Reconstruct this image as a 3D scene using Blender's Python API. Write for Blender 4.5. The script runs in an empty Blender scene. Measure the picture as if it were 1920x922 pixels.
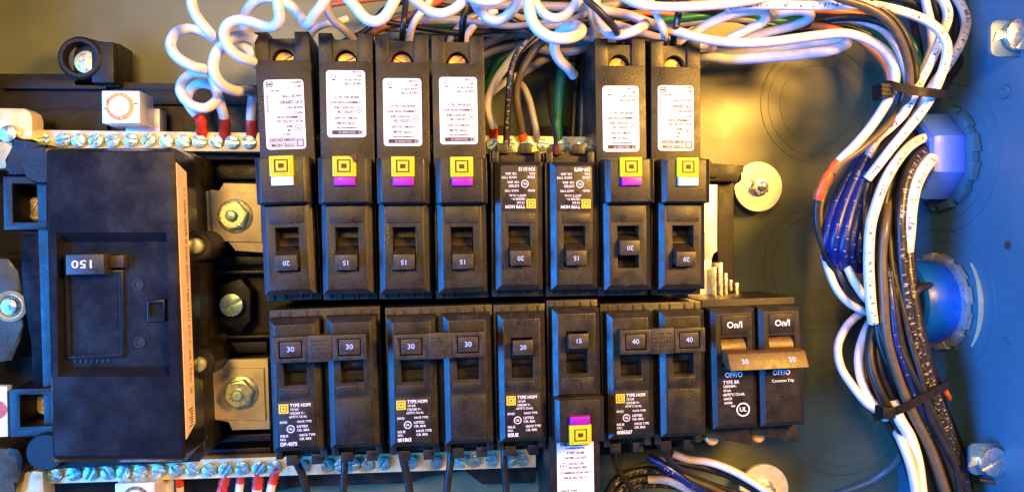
import bpy, bmesh, math, random
from mathutils import Vector, Matrix

# ---------------------------------------------------------------- scene, camera, light
S = bpy.context.scene
COL = S.collection
MM = 0.001
random.seed(7)

# panel coordinates in millimetres: x right, y up, d out of the back wall
CAM = Vector((77.08, 29.84, 411.27))
RIGHT = Vector((0.9948563, -0.01265256, 0.10050302))
UP = Vector((0.01363985, 0.99986518, -0.00914236))
BACK = Vector((-0.1003738, 0.01046618, 0.99489475))
FPX = 1400.0                                   # focal length in photograph pixels (1920 wide)


def V(x, y, d):
    return Vector((x * MM, -d * MM, y * MM))


cam_data = bpy.data.cameras.new('camera')
cam = bpy.data.objects.new('camera', cam_data)
COL.objects.link(cam)
cam_data.sensor_width = 36.0
cam_data.lens = 36.0 * FPX / 1920.0
cam_data.clip_start = 0.01
cam_data.clip_end = 20.0
_r, _u, _b = V(*RIGHT) / MM, V(*UP) / MM, V(*BACK) / MM
_c = V(*CAM)
cam.matrix_world = Matrix(((_r.x, _u.x, _b.x, _c.x), (_r.y, _u.y, _b.y, _c.y),
                           (_r.z, _u.z, _b.z, _c.z), (0, 0, 0, 1)))
S.camera = cam

w = bpy.data.worlds.new('World')
S.world = w
w.use_nodes = True
w.node_tree.nodes['Background'].inputs[0].default_value = (0.05, 0.29, 0.80, 1)
w.node_tree.nodes['Background'].inputs[1].default_value = 0.36


def lamp(name, pos, target, size, power, color):
    ld = bpy.data.lights.new(name, 'AREA')
    ld.shape = 'RECTANGLE'
    ld.size, ld.size_y = size[0] * MM, size[1] * MM
    ld.energy = power
    ld.color = color
    o = bpy.data.objects.new(name, ld)
    COL.objects.link(o)
    o.location = V(*pos)
    o.rotation_euler = (V(*target) - V(*pos)).to_track_quat('-Z', 'Y').to_euler()
    return o


# the warm work lamp up to the right, the cold window far to the left
lamp('work_lamp', (455, 200, 500), (120, 20, 40), (180, 140), 9.0, (1.0, 0.50, 0.08))
lamp('warm_fill', (-160, 300, 1000), (40, 20, 40), (220, 180), 6.2, (1.0, 0.60, 0.15))  # added warm fill that lifts the metal at left, no lamp known there
lamp('window_light', (-780, -90, 610), (150, 20, 40), (420, 600), 40.0, (0.012, 0.26, 1.0))

S.view_settings.view_transform = 'Standard'
S.view_settings.look = 'None'
S.view_settings.exposure = -0.08
S.view_settings.gamma = 1.0
S.view_settings.use_curve_mapping = False
S.render.engine = 'CYCLES'
S.cycles.use_denoising = True
S.cycles.max_bounces = 8


# ---------------------------------------------------------------- helpers
def U(px, py, d):
    """point of the panel at height d above the back wall seen at photograph pixel px, py"""
    v = RIGHT * ((px - 960) / FPX) - UP * ((py - 461) / FPX) - BACK
    t = (d - CAM.z) / v.z
    return CAM + v * t


def UW(px, py, x):
    """point on the plane x = const (side wall) seen at photograph pixel px, py"""
    v = RIGHT * ((px - 960) / FPX) - UP * ((py - 461) / FPX) - BACK
    t = (x - CAM.x) / v.x
    return CAM + v * t


def PP(pts, d):
    return [(U(a, b, d).x, U(a, b, d).y) for a, b in pts]


# ---------------------------------------------------------------- materials
MATS = {}


def wear(m, col=(0.11, 0.10, 0.085), thr=0.70, dust=0.68):
    """fine diagonal scratches and dust specks over a plastic"""
    nt = m.node_tree; N, L = nt.nodes, nt.links
    p = N['Principled BSDF']
    base = p.inputs['Base Color'].links[0].from_socket
    tc = N.new('ShaderNodeTexCoord'); oi = N.new('ShaderNodeObjectInfo')
    add = N.new('ShaderNodeVectorMath'); add.operation = 'ADD'
    L.new(tc.outputs['Object'], add.inputs[0]); L.new(oi.outputs['Random'], add.inputs[1])
    facs = []
    for rot, sc, th in ((0.7, (2600, 60, 150), thr), (-0.5, (3000, 60, 120), thr + .01), (0.0, (1500, 1500, 1500), dust)):
        mp = N.new('ShaderNodeMapping'); mp.inputs['Scale'].default_value = sc; mp.inputs['Rotation'].default_value = (0, rot, 0)
        L.new(add.outputs[0], mp.inputs[0])
        no = N.new('ShaderNodeTexNoise'); no.inputs['Scale'].default_value = 1.0; no.inputs['Detail'].default_value = 2
        L.new(mp.outputs[0], no.inputs['Vector'])
        mr = N.new('ShaderNodeMapRange'); mr.inputs['From Min'].default_value = th; mr.inputs['From Max'].default_value = th + .05
        mr.inputs['To Max'].default_value = .6
        L.new(no.outputs['Fac'], mr.inputs['Value']); facs.append(mr.outputs[0])
    mx1 = N.new('ShaderNodeMath'); mx1.operation = 'MAXIMUM'; L.new(facs[0], mx1.inputs[0]); L.new(facs[1], mx1.inputs[1])
    mx2 = N.new('ShaderNodeMath'); mx2.operation = 'MAXIMUM'; L.new(mx1.outputs[0], mx2.inputs[0]); L.new(facs[2], mx2.inputs[1])
    mix = N.new('ShaderNodeMix'); mix.data_type = 'RGBA'
    L.new(mx2.outputs[0], mix.inputs['Factor']); L.new(base, mix.inputs['A']); mix.inputs['B'].default_value = (*col, 1)
    L.new(mix.outputs['Result'], p.inputs['Base Color'])


def mat(name, col, rough=0.45, metal=0.0, var=0.15, scale=400.0, bump=0.1, bscale=900.0, spec=0.5, coat=0.0,
        col2=None, rvar=0.12, aniso=None):
    m = bpy.data.materials.new(name)
    m.use_nodes = True
    nt = m.node_tree
    N, L = nt.nodes, nt.links
    p = N['Principled BSDF']
    tc = N.new('ShaderNodeTexCoord')
    oi = N.new('ShaderNodeObjectInfo')
    add = N.new('ShaderNodeVectorMath'); add.operation = 'ADD'
    L.new(tc.outputs['Object'], add.inputs[0])
    L.new(oi.outputs['Random'], add.inputs[1])
    vec = add.outputs[0]
    if aniso:
        mp = N.new('ShaderNodeMapping'); mp.inputs['Scale'].default_value = aniso
        L.new(vec, mp.inputs['Vector']); vec = mp.outputs[0]
    n1 = N.new('ShaderNodeTexNoise'); n1.inputs['Scale'].default_value = scale
    n1.inputs['Detail'].default_value = 6; n1.inputs['Roughness'].default_value = 0.65
    L.new(vec, n1.inputs['Vector'])
    rmp = N.new('ShaderNodeValToRGB')
    c2 = col2 or tuple(min(1, c * (1 + var * 2)) for c in col)
    c1 = tuple(c * (1 - var) for c in col)
    rmp.color_ramp.elements[0].color = (*c1, 1); rmp.color_ramp.elements[0].position = 0.3
    rmp.color_ramp.elements[1].color = (*c2, 1); rmp.color_ramp.elements[1].position = 0.75
    L.new(n1.outputs['Fac'], rmp.inputs['Fac'])
    L.new(rmp.outputs[0], p.inputs['Base Color'])
    mr = N.new('ShaderNodeMapRange')
    mr.inputs['From Min'].default_value = 0.3; mr.inputs['From Max'].default_value = 0.7
    mr.inputs['To Min'].default_value = max(0.03, rough - rvar); mr.inputs['To Max'].default_value = min(1, rough + rvar)
    L.new(n1.outputs['Fac'], mr.inputs['Value']); L.new(mr.outputs[0], p.inputs['Roughness'])
    p.inputs['Metallic'].default_value = metal
    p.inputs['Specular IOR Level'].default_value = spec
    p.inputs['Coat Weight'].default_value = coat
    if bump:
        n2 = N.new('ShaderNodeTexNoise'); n2.inputs['Scale'].default_value = bscale
        n2.inputs['Detail'].default_value = 3
        L.new(vec, n2.inputs['Vector'])
        b = N.new('ShaderNodeBump'); b.inputs['Strength'].default_value = bump; b.inputs['Distance'].default_value = 0.0006
        L.new(n2.outputs['Fac'], b.inputs['Height']); L.new(b.outputs[0], p.inputs['Normal'])
    MATS[name] = m
    return m


def wire_mat(name, col, ink=None, rough=0.36, amount=0.52, vlo=0.18, vhi=0.36):
    """insulation with a strip of small print running along the wire (uv: u = millimetres / 10, v = round the wire)"""
    m = mat(name, col, rough, 0.0, 0.10, 260, 0.06, 700)
    if ink is None:
        return m
    nt = m.node_tree; N, L = nt.nodes, nt.links
    p = N['Principled BSDF']
    base = p.inputs['Base Color'].links[0].from_socket
    uv = N.new('ShaderNodeUVMap')
    sep = N.new('ShaderNodeSeparateXYZ'); L.new(uv.outputs[0], sep.inputs[0])
    mp = N.new('ShaderNodeMapping'); mp.inputs['Scale'].default_value = (9.0, 5.0, 1)
    L.new(uv.outputs[0], mp.inputs[0])
    no = N.new('ShaderNodeTexNoise'); no.inputs['Scale'].default_value = 1.0; no.inputs['Detail'].default_value = 2
    L.new(mp.outputs[0], no.inputs['Vector'])

    def m_(op, a, b):
        n = N.new('ShaderNodeMath'); n.operation = op
        for i, s in enumerate((a, b)):
            if isinstance(s, (int, float)): n.inputs[i].default_value = s
            else: L.new(s, n.inputs[i])
        return n.outputs[0]
    t = m_('GREATER_THAN', no.outputs['Fac'], amount)
    t = m_('MULTIPLY', t, m_('GREATER_THAN', sep.outputs['Y'], vlo))
    t = m_('MULTIPLY', t, m_('LESS_THAN', sep.outputs['Y'], vhi))
    mx = N.new('ShaderNodeMix'); mx.data_type = 'RGBA'
    L.new(t, mx.inputs['Factor']); L.new(base, mx.inputs['A']); mx.inputs['B'].default_value = (*ink, 1)
    L.new(mx.outputs['Result'], p.inputs['Base Color'])
    return m


mat('black_plastic', (0.012, 0.010, 0.008), 0.42, 0, 0.25, 140, 0.25, 1500, 0.35, col2=(0.022, 0.018, 0.014))
mat('breaker_plastic', (0.013, 0.0105, 0.007), 0.38, 0, 0.2, 120, 0.22, 1800, 0.5, col2=(0.021, 0.017, 0.011))
mat('tie_brown', (0.095, 0.055, 0.018), 0.42, 0, 0.2, 300, 0.15, 1500, 0.5)
mat('handle_plastic', (0.026, 0.020, 0.013), 0.42, 0, 0.2, 300, 0.15, 1500, 0.55)
mat('cover_plastic', (0.010, 0.011, 0.017), 0.23, 0, 0.25, 45, 0.03, 900, 0.4, rvar=0.12, col2=(0.016, 0.015, 0.015))
mat('cavity_plastic', (0.010, 0.009, 0.008), 0.7, 0)
mat('paint_gold_lit', (0.118, 0.135, 0.074), 0.36, 0.0, 0.14, 22, 0.12, 26, 0.55, rvar=0.08)  # enclosure grey with the work lamp's gold put into the colour
mat('paint_blue_lit', (0.060, 0.145, 0.20), 0.40, 0.0, 0.10, 22, 0.10, 26, 0.5, rvar=0.08)  # same enclosure grey with the window's blue put into the colour
mat('zinc', (0.76, 0.75, 0.64), 0.28, 0.9, 0.15, 500, 0.15, 900)
mat('bar_screw', (0.46, 0.66, 0.62), 0.30, 0.8, 0.2, 500, 0.15, 900)
mat('handle_ink', (0.30, 0.46, 0.78), 0.5, 0, 0.1, 900, 0)
mat('bright_zinc', (0.88, 0.82, 0.66), 0.40, 0.35, 0.08, 300, 0.1, 600)
mat('yellow_zinc', (0.80, 0.78, 0.42), 0.32, 0.7, 0.15, 500, 0.12, 900)
mat('green_zinc', (0.50, 0.78, 0.52), 0.34, 0.55, 0.2, 500, 0.12, 900)
mat('tinned_brass', (0.88, 0.66, 0.34), 0.42, 0.35, 0.15, 160, 0.1, 500)
mat('copper_plate', (0.95, 0.66, 0.34), 0.44, 0.15, 0.2, 90, 0.1, 500)
mat('screw_brass', (1.0, 0.48, 0.17), 0.38, 0.45, 0.15, 500, 0.1, 900)
mat('aluminium', (0.84, 0.83, 0.82), 0.42, 0.45, 0.05, 200, 0.08, 700)
mat('dull_steel', (0.085, 0.075, 0.042), 0.42, 0.2, 0.2, 150, 0.15, 500)
mat('paper', (0.84, 0.83, 0.82), 0.5, 0, 0.03, 200, 0.03, 600)
mat('tan_paper', (0.80, 0.58, 0.40), 0.55, 0, 0.10, 200, 0.05, 600)
mat('ink', (0.055, 0.045, 0.045), 0.6, 0, 0.1, 200, 0)
mat('dark_ink', (0.06, 0.035, 0.02), 0.6, 0, 0.1, 200, 0)
mat('grey_band', (0.50, 0.48, 0.50), 0.55, 0, 0.05, 200, 0)
mat('white_ink', (0.80, 0.78, 0.76), 0.5, 0, 0.12, 900, 0)
mat('cream_ink', (0.72, 0.64, 0.48), 0.5, 0, 0.12, 900, 0)
mat('yellow_ink', (0.85, 0.55, 0.03), 0.5, 0, 0.05, 300, 0)
mat('yellow_button', (0.62, 0.54, 0.012), 0.42, 0, 0.05, 300, 0.05)
mat('purple', (0.30, 0.004, 0.34), 0.42, 0, 0.05, 300, 0.05)
mat('white_plastic', (0.84, 0.83, 0.82), 0.4, 0, 0.03, 300, 0.05)
mat('red_tape', (0.52, 0.035, 0.012), 0.42, 0, 0.25, 500, 0.3, 600)
mat('orange_tape', (0.62, 0.10, 0.015), 0.42, 0, 0.2, 400, 0.25, 400)
mat('maroon', (0.10, 0.012, 0.010), 0.5, 0, 0.2, 400, 0.1)
mat('bushing_blue_lit', (0.07, 0.19, 0.80), 0.38, 0, 0.04, 150, 0.05)  # white plastic with the blue light on it put into the colour
mat('bushing_blue', (0.002, 0.12, 0.85), 0.36, 0, 0.06, 150, 0.06)
mat('ridge_metal', (0.62, 0.64, 0.58), 0.30, 0.6, 0.15, 300, 0.1, 600)
mat('tie_plastic', (0.010, 0.009, 0.008), 0.5, 0, 0.2, 300, 0.1, spec=0.2)
mat('copper', (0.75, 0.30, 0.12), 0.35, 1.0, 0.2, 600, 0.2)
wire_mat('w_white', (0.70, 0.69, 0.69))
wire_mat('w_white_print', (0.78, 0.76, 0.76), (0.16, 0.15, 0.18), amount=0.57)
wire_mat('w_grey_shaded', (0.30, 0.275, 0.255))  # pale insulation darkened to carry the shade behind the coils
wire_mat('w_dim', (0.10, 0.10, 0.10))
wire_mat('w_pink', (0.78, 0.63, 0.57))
wire_mat('w_black', (0.016, 0.015, 0.014), rough=0.38)
wire_mat('w_black_print', (0.016, 0.015, 0.014), (0.30, 0.28, 0.26), rough=0.38, amount=0.59)
wire_mat('w_tan', (0.095, 0.072, 0.042), rough=0.38)
wire_mat('w_green', (0.010, 0.16, 0.055))
wire_mat('w_orange', (0.50, 0.12, 0.03))
wire_mat('w_blue', (0.004, 0.014, 0.13), (0.22, 0.28, 0.5), amount=0.66)
M = MATS
for _n in ('black_plastic', 'breaker_plastic', 'handle_plastic'): wear(M[_n])
wear(M['cover_plastic'], thr=.74, dust=.72)
for _n in ('paint_gold_lit', 'paint_blue_lit'): wear(M[_n], (0.05, 0.055, 0.05), .74, .735)


# ---------------------------------------------------------------- mesh building
class B:
    """collects shapes in panel millimetres; build() links them as one mesh object"""

    def __init__(self):
        self.bm = bmesh.new()
        self.mi = 0

    def _faces(self, vs, fs):
        bv = [self.bm.verts.new(v) for v in vs]
        out = []
        for f in fs:
            try:
                fc = self.bm.faces.new([bv[i] for i in f]); fc.material_index = self.mi; out.append(fc)
            except ValueError:
                pass
        return bv, out

    def _bevel(self, edges, off, seg=2):
        if off > 0:
            r = bmesh.ops.bevel(self.bm, geom=list(edges), offset=off, segments=seg, affect='EDGES', profile=0.6, clamp_overlap=True)
            for f in r['faces']: f.material_index = self.mi

    def _mark(self):
        self.bm.verts.ensure_lookup_table()
        return set(self.bm.verts)

    def _new(self, before):
        return [v for v in self.bm.verts if v not in before]

    def xf(self, before, m):
        for v in self._new(before): v.co = m @ v.co

    def box(self, x0, x1, y0, y1, d0, d1, bev=0.35, ix=0.0, iy=0.0, seg=2):
        vs = [(x0, y0, d0), (x1, y0, d0), (x1, y1, d0), (x0, y1, d0),
              (x0 + ix, y0 + iy, d1), (x1 - ix, y0 + iy, d1), (x1 - ix, y1 - iy, d1), (x0 + ix, y1 - iy, d1)]
        bv, fs = self._faces(vs, [(3, 2, 1, 0), (4, 5, 6, 7), (0, 1, 5, 4), (1, 2, 6, 5), (2, 3, 7, 6), (3, 0, 4, 7)])
        self._bevel({e for f in fs for e in f.edges}, bev, seg)

    def hexa(self, bot, top, bev=0.3):
        """bot / top: four (x, y, d) corners each, counter-clockwise from the front"""
        bv, fs = self._faces(list(bot) + list(top), [(3, 2, 1, 0), (4, 5, 6, 7), (0, 1, 5, 4), (1, 2, 6, 5), (2, 3, 7, 6), (3, 0, 4, 7)])
        self._bevel({e for f in fs for e in f.edges}, bev)

    def frame(self, o, i, d0, d1, draft=0.0, bev=0.3, idr=0.0):
        """rectangular ring o = (x0, x1, y0, y1) with opening i, from d0 up to d1"""
        def rect(r, d, k): return [(r[0] + k, r[2] + k, d), (r[1] - k, r[2] + k, d), (r[1] - k, r[3] - k, d), (r[0] + k, r[3] - k, d)]
        vs = rect(o, d0, 0) + rect(o, d1, draft) + rect(i, d1, 0) + rect(i, d0, idr)
        fs = []
        for a in range(4):
            b = (a + 1) % 4
            fs += [(a, b, 4 + b, 4 + a), (4 + a, 4 + b, 8 + b, 8 + a), (8 + a, 8 + b, 12 + b, 12 + a)]
        bv, fc = self._faces(vs, fs)
        tops = {e for f in fc for e in f.edges if all(abs(v.co.z - d1) < 1e-6 for v in e.verts) and len(e.link_faces) == 2
                and any(abs(l.normal.z) < 0.95 for l in e.link_faces)} if False else set()
        if bev > 0:
            self.bm.normal_update()
            ring = bv[4:8]
            es = set()
            for a in range(4):
                e = self.bm.edges.get((ring[a], ring[(a + 1) % 4])); es.add(e)
                e = self.bm.edges.get((bv[a], bv[4 + a])); es.add(e)
                e = self.bm.edges.get((bv[8 + a], bv[8 + (a + 1) % 4])); es.add(e)
            self._bevel({e for e in es if e}, bev)

    def front(self, o, i, prof, bev=.2):
        """raised front: outer rectangle o rising through prof = [(d, inset), ...], opening i cut through it"""
        def rect(r, d, k): return [(r[0] + k, r[2] + k, d), (r[1] - k, r[2] + k, d), (r[1] - k, r[3] - k, d), (r[0] + k, r[3] - k, d)]
        vs = []
        for d, k in prof: vs += rect(o, d, k)
        vs += rect(i, prof[-1][0], 0) + rect(i, prof[0][0], 0)
        n = len(prof) + 2
        fs = [(q * 4 + a, q * 4 + (a + 1) % 4, q * 4 + 4 + (a + 1) % 4, q * 4 + 4 + a) for q in range(n - 1) for a in range(4)]
        bv, fc = self._faces(vs, fs)
        t = (len(prof) - 1) * 4
        es = [self.bm.edges.get((bv[t + a], bv[t + (a + 1) % 4])) for a in range(4)] + [self.bm.edges.get((bv[t + 4 + a], bv[t + 4 + (a + 1) % 4])) for a in range(4)]
        self._bevel({e for e in es if e}, bev)

    def prism(self, poly, d0, d1, bev=0.3, inset=0.0):
        n = len(poly)
        if sum(poly[i][0] * poly[(i + 1) % n][1] - poly[(i + 1) % n][0] * poly[i][1] for i in range(n)) < 0: poly = poly[::-1]
        cx = sum(p[0] for p in poly) / n; cy = sum(p[1] for p in poly) / n
        top = []
        for x, y in poly:
            v = Vector((cx - x, cy - y)); l = v.length
            k = inset / l if l else 0
            top.append((x + v.x * k, y + v.y * k, d1))
        vs = [(x, y, d0) for x, y in poly] + top
        fs = [tuple(range(n))[::-1], tuple(range(n, 2 * n))] + [(a, (a + 1) % n, n + (a + 1) % n, n + a) for a in range(n)]
        bv, fc = self._faces(vs, fs)
        if bev > 0:
            es = set(fc[1].edges)
            self._bevel(es, bev)

    def lathe(self, prof, cx=0, cy=0, n=24, cap=True, phase=0.0):
        vs, fs = [], []
        for r, d in prof:
            for a in range(n):
                t = 2 * math.pi * a / n + phase
                vs.append((cx + r * math.cos(t), cy + r * math.sin(t), d))
        for k in range(len(prof) - 1):
            for a in range(n):
                b = (a + 1) % n
                fs.append((k * n + a, k * n + b, (k + 1) * n + b, (k + 1) * n + a))
        if cap:
            fs.append(tuple(range(n))[::-1]); fs.append(tuple(range((len(prof) - 1) * n, len(prof) * n)))
        self._faces(vs, fs)

    def text(self, s, x, y, size, align='LEFT', rot=0.0, d=0.0, sx=1.0, bold=0.0):
        cu = bpy.data.curves.new('t', 'FONT')
        cu.body = s; cu.size = size; cu.align_x = align; cu.align_y = 'CENTER'; cu.resolution_u = 2; cu.offset = bold
        o = bpy.data.objects.new('t', cu)
        me = bpy.data.meshes.new_from_object(o)
        cr, sr = math.cos(rot), math.sin(rot)
        vs = [(x + (v.co.x * sx) * cr - v.co.y * sr, y + (v.co.x * sx) * sr + v.co.y * cr, d) for v in me.vertices]
        self._faces(vs, [tuple(p.vertices) for p in me.polygons])
        bpy.data.objects.remove(o); bpy.data.curves.remove(cu); bpy.data.meshes.remove(me)

    def ring(self, cx, cy, r, w, d, n=28):
        vs, fs = [], []
        for a in range(n):
            t = 2 * math.pi * a / n
            vs += [(cx + r * math.cos(t), cy + r * math.sin(t), d), (cx + (r - w) * math.cos(t), cy + (r - w) * math.sin(t), d)]
        for a in range(n):
            b = (a + 1) % n
            fs.append((2 * a, 2 * b, 2 * b + 1, 2 * a + 1))
        self._faces(vs, fs)

    def flat(self, x0, x1, y0, y1, d):
        self._faces([(x0, y0, d), (x1, y0, d), (x1, y1, d), (x0, y1, d)], [(0, 1, 2, 3)])

    def flatframe(self, x0, x1, y0, y1, t, d):
        self.flat(x0, x1, y0, y0 + t, d); self.flat(x0, x1, y1 - t, y1, d)
        self.flat(x0, x0 + t, y0 + t, y1 - t, d); self.flat(x1 - t, x1, y0 + t, y1 - t, d)

    def mesh(self, name, materials, origin=(0, 0, 0), angle=35):
        for v in self.bm.verts:
            x, y, d = v.co.x - origin[0], v.co.y - origin[1], v.co.z - origin[2]
            v.co = Vector((x * MM, -d * MM, y * MM))
        me = bpy.data.meshes.new(name)
        self.bm.normal_update()
        self.bm.to_mesh(me); self.bm.free()
        for m in (materials if isinstance(materials, (list, tuple)) else [materials]): me.materials.append(M[m])
        me.polygons.foreach_set('use_smooth', [True] * len(me.polygons))
        me.set_sharp_from_angle(angle=math.radians(angle))
        return me

    def build(self, name, materials, parent=None, origin=None, angle=35, loc=None):
        if origin is None:
            q, origin = parent, (0, 0, 0)
            while q is not None:
                if '_o' in q: origin = tuple(q['_o']); break
                q = q.parent
        me = self.mesh(name, materials, origin, angle)
        o = bpy.data.objects.new(name, me); COL.objects.link(o)
        if parent is not None: o.parent = parent
        if loc is not None: o.location = V(*loc)
        return o


def obj(name, me, parent=None, loc=None, rot=None):
    o = bpy.data.objects.new(name, me); COL.objects.link(o)
    if parent is not None: o.parent = parent
    if loc is not None: o.location = V(*loc)
    if rot is not None: o.rotation_euler = (0, -math.radians(rot), 0)
    return o


def tag(o, label, cat, group=None, kind=None):
    o['label'] = label; o['category'] = cat
    if group: o['group'] = group
    if kind: o['kind'] = kind
    return o


def thing(name, label, cat, loc=(0, 0, 0), rot=0.0, group=None, px=False):
    """an empty at the thing's base; px=True: its parts are built in panel coordinates"""
    o = bpy.data.objects.new(name, None); COL.objects.link(o)
    o.empty_display_size = 0.01
    o.location = V(*loc); o.rotation_euler = (0, -math.radians(rot), 0)
    if px: o['_o'] = tuple(loc)
    return tag(o, label, cat, group)


def catmull(pts, step=1.6):
    P = [Vector(p) for p in pts]
    P = [P[0] * 2 - P[1]] + P + [P[-1] * 2 - P[-2]]
    out = []
    for i in range(1, len(P) - 2):
        a, b, c, d = P[i - 1], P[i], P[i + 1], P[i + 2]
        t0 = 0.0; t1 = t0 + max(1e-4, (b - a).length) ** 0.5; t2 = t1 + max(1e-4, (c - b).length) ** 0.5; t3 = t2 + max(1e-4, (d - c).length) ** 0.5
        n = max(2, int((c - b).length / step))
        for k in range(n):
            t = t1 + (t2 - t1) * k / n
            A1 = a * ((t1 - t) / (t1 - t0)) + b * ((t - t0) / (t1 - t0))
            A2 = b * ((t2 - t) / (t2 - t1)) + c * ((t - t1) / (t2 - t1))
            A3 = c * ((t3 - t) / (t3 - t2)) + d * ((t - t2) / (t3 - t2))
            B1 = A1 * ((t2 - t) / (t2 - t0)) + A2 * ((t - t0) / (t2 - t0))
            B2 = A2 * ((t3 - t) / (t3 - t1)) + A3 * ((t - t1) / (t3 - t1))
            out.append(B1 * ((t2 - t) / (t2 - t1)) + B2 * ((t - t1) / (t2 - t1)))
    out.append(P[-2])
    return out


def sweep(name, pts, r, material, origin, n=14, radii=None, section=None, side=None, closed=False):
    path = pts
    m = len(path)
    vs, fs, uvs = [], [], []
    nrm = None
    L = 0.0
    ks = []
    for i, p in enumerate(path):
        if closed: t = (path[(i + 1) % m] - path[i - 1]).normalized()
        else: t = (path[min(i + 1, m - 1)] - path[max(i - 1, 0)]).normalized()
        if side is not None:
            bn = (Vector(side) - t * t.dot(Vector(side))).normalized(); nv = bn.cross(t).normalized()
        else:
            if nrm is None:
                ref = Vector((0, 0, 1)) if abs(t.z) < 0.9 else Vector((0, 1, 0))
                nrm = (ref - t * t.dot(ref)).normalized()
            else:
                ref = Vector((0, 0, 1))
                q = (nrm - t * t.dot(nrm))
                w_ = ref - t * t.dot(ref)
                nrm = (q.normalized() + 0.25 * w_).normalized()
            nv = nrm; bn = t.cross(nv)
        if i: L += (p - path[i - 1]).length
        ks.append(L)
        if section is None:
            rr = radii(i / (m - 1)) * r if radii else r
            sec = [(rr * math.cos(2 * math.pi * a / n), rr * math.sin(2 * math.pi * a / n)) for a in range(n)]
        else: sec = section
        for a, b in sec: vs.append(p + nv * a + bn * b)
    n = len(sec)
    rng = m if closed else m - 1
    for i in range(rng):
        j = (i + 1) % m
        for a in range(n):
            b = (a + 1) % n
            fs.append((i * n + a, i * n + b, j * n + b, j * n + a))
            u0, u1 = ks[i] / 10, (ks[j] / 10 if j else ks[i] / 10 + .1)
            va, vb = ((a / n) + .25) % 1, ((a / n) + .25) % 1 + 1 / n
            uvs += [(u0, va), (u0, vb), (u1, vb), (u1, va)]
    if not closed:
        fs.append(tuple(range(n))[::-1]); uvs += [(0, 0)] * n
        fs.append(tuple(range((m - 1) * n, m * n))); uvs += [(0, 0)] * n
    me = bpy.data.meshes.new(name)
    o = Vector(origin)
    me.from_pydata([V(*(v - o)) for v in vs], [], fs)
    me.materials.append(M[material])
    ul = me.uv_layers.new(name='UVMap')
    ul.data.foreach_set('uv', [c for q in uvs for c in q])
    me.polygons.foreach_set('use_smooth', [True] * len(me.polygons))
    me.set_sharp_from_angle(angle=math.radians(50))
    me.update()
    return me


def wire(name, label, material, r, pts, group=None, sleeve=None, world=False, wob=0.0):
    """a wire through photograph points (px, py, height above back wall) ; sleeve = (end, length mm, material)"""
    P = [Vector(p) for p in pts] if world else [U(*p) for p in pts]
    path = catmull(P)
    r *= 0.94
    o = path[0].copy()
    ob = obj(name, sweep(name, path, r, material, o), loc=o)
    tag(ob, label, 'wire', group)
    for sl in (sleeve if isinstance(sleeve, list) else [sleeve] if sleeve else []):
        end, ln, sm = sl
        q = path if end == 0 else path[::-1]
        acc, seg = 0.0, [q[0]]
        for a, b in zip(q, q[1:]):
            acc += (b - a).length; seg.append(b)
            if acc > ln: break
        if len(seg) < 3: seg = [seg[0], seg[0].lerp(seg[-1], .5), seg[-1]]
        ph = random.random() * 6
        obj('end_sleeve', sweep('end_sleeve', seg, r + 0.28, sm, o, radii=lambda t: 1 + .10 * math.sin(t * 17 + ph)), parent=ob)
    return ob


def structure(o):
    o['kind'] = 'structure'
    return o


# ---------------------------------------------------------------- the enclosure: back wall and end wall
WX = 344.0
b = B()
nx, ny = 60, 40
X0, X1, Y0, Y1 = -330.0, WX, -250.0, 250.0
b.flat(X0, X1, Y0, Y1, 0.0)
back = structure(b.build('back_wall', 'paint_gold_lit', origin=(0, 0, 0)))
back['label'] = 'grey painted steel back wall of the breaker enclosure'
b = B()
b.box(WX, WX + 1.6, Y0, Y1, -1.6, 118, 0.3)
sidew = structure(b.build('end_wall', 'paint_blue_lit', origin=(0, 0, 0)))
sidew['label'] = 'painted steel end wall of the enclosure on the right'
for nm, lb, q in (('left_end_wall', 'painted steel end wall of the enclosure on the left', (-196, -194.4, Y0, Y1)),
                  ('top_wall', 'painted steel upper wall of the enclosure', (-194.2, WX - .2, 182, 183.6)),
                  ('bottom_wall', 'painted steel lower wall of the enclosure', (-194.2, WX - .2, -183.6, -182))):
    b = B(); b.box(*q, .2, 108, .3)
    structure(b.build(nm, 'paint_blue_lit', origin=(0, 0, 0)))['label'] = lb


def knockout(cx, cy, radii, parent, name='knockout', step=0.2, M4=None):
    for k, r in enumerate(radii):
        b = B()
        h = step * 2 * (1 - .2 * k)
        b.lathe([(r + .5, -.1), (r + .3, h), (r - .25, h), (r - .5, -.1)], 0, 0, 72, cap=False)
        m = Matrix.Translation(Vector((cx, cy, 0.0))) if M4 is None else M4
        for v in b.bm.verts: v.co = m @ v.co
        b.build(name, 'paint_gold_lit' if M4 is None else 'paint_blue_lit', parent, origin=(0, 0, 0), angle=20)


for (px, py, rs) in ((1533, 196, (112, 97, 74)), (1546, 502, (120, 104, 76)), (1578, 772, (122, 104, 78))):
    c = U(px, py, 0)
    sc = 3.30
    knockout(c.x, c.y, [r / sc for r in rs], back)


def wallM(y, d):
    """lathe axis (d) turned to point into the enclosure (-x) from the end wall"""
    return Matrix.Translation(Vector((WX, y, d))) @ Matrix(((0, 0, -1, 0), (0, 1, 0, 0), (1, 0, 0, 0), (0, 0, 0, 1)))


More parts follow.
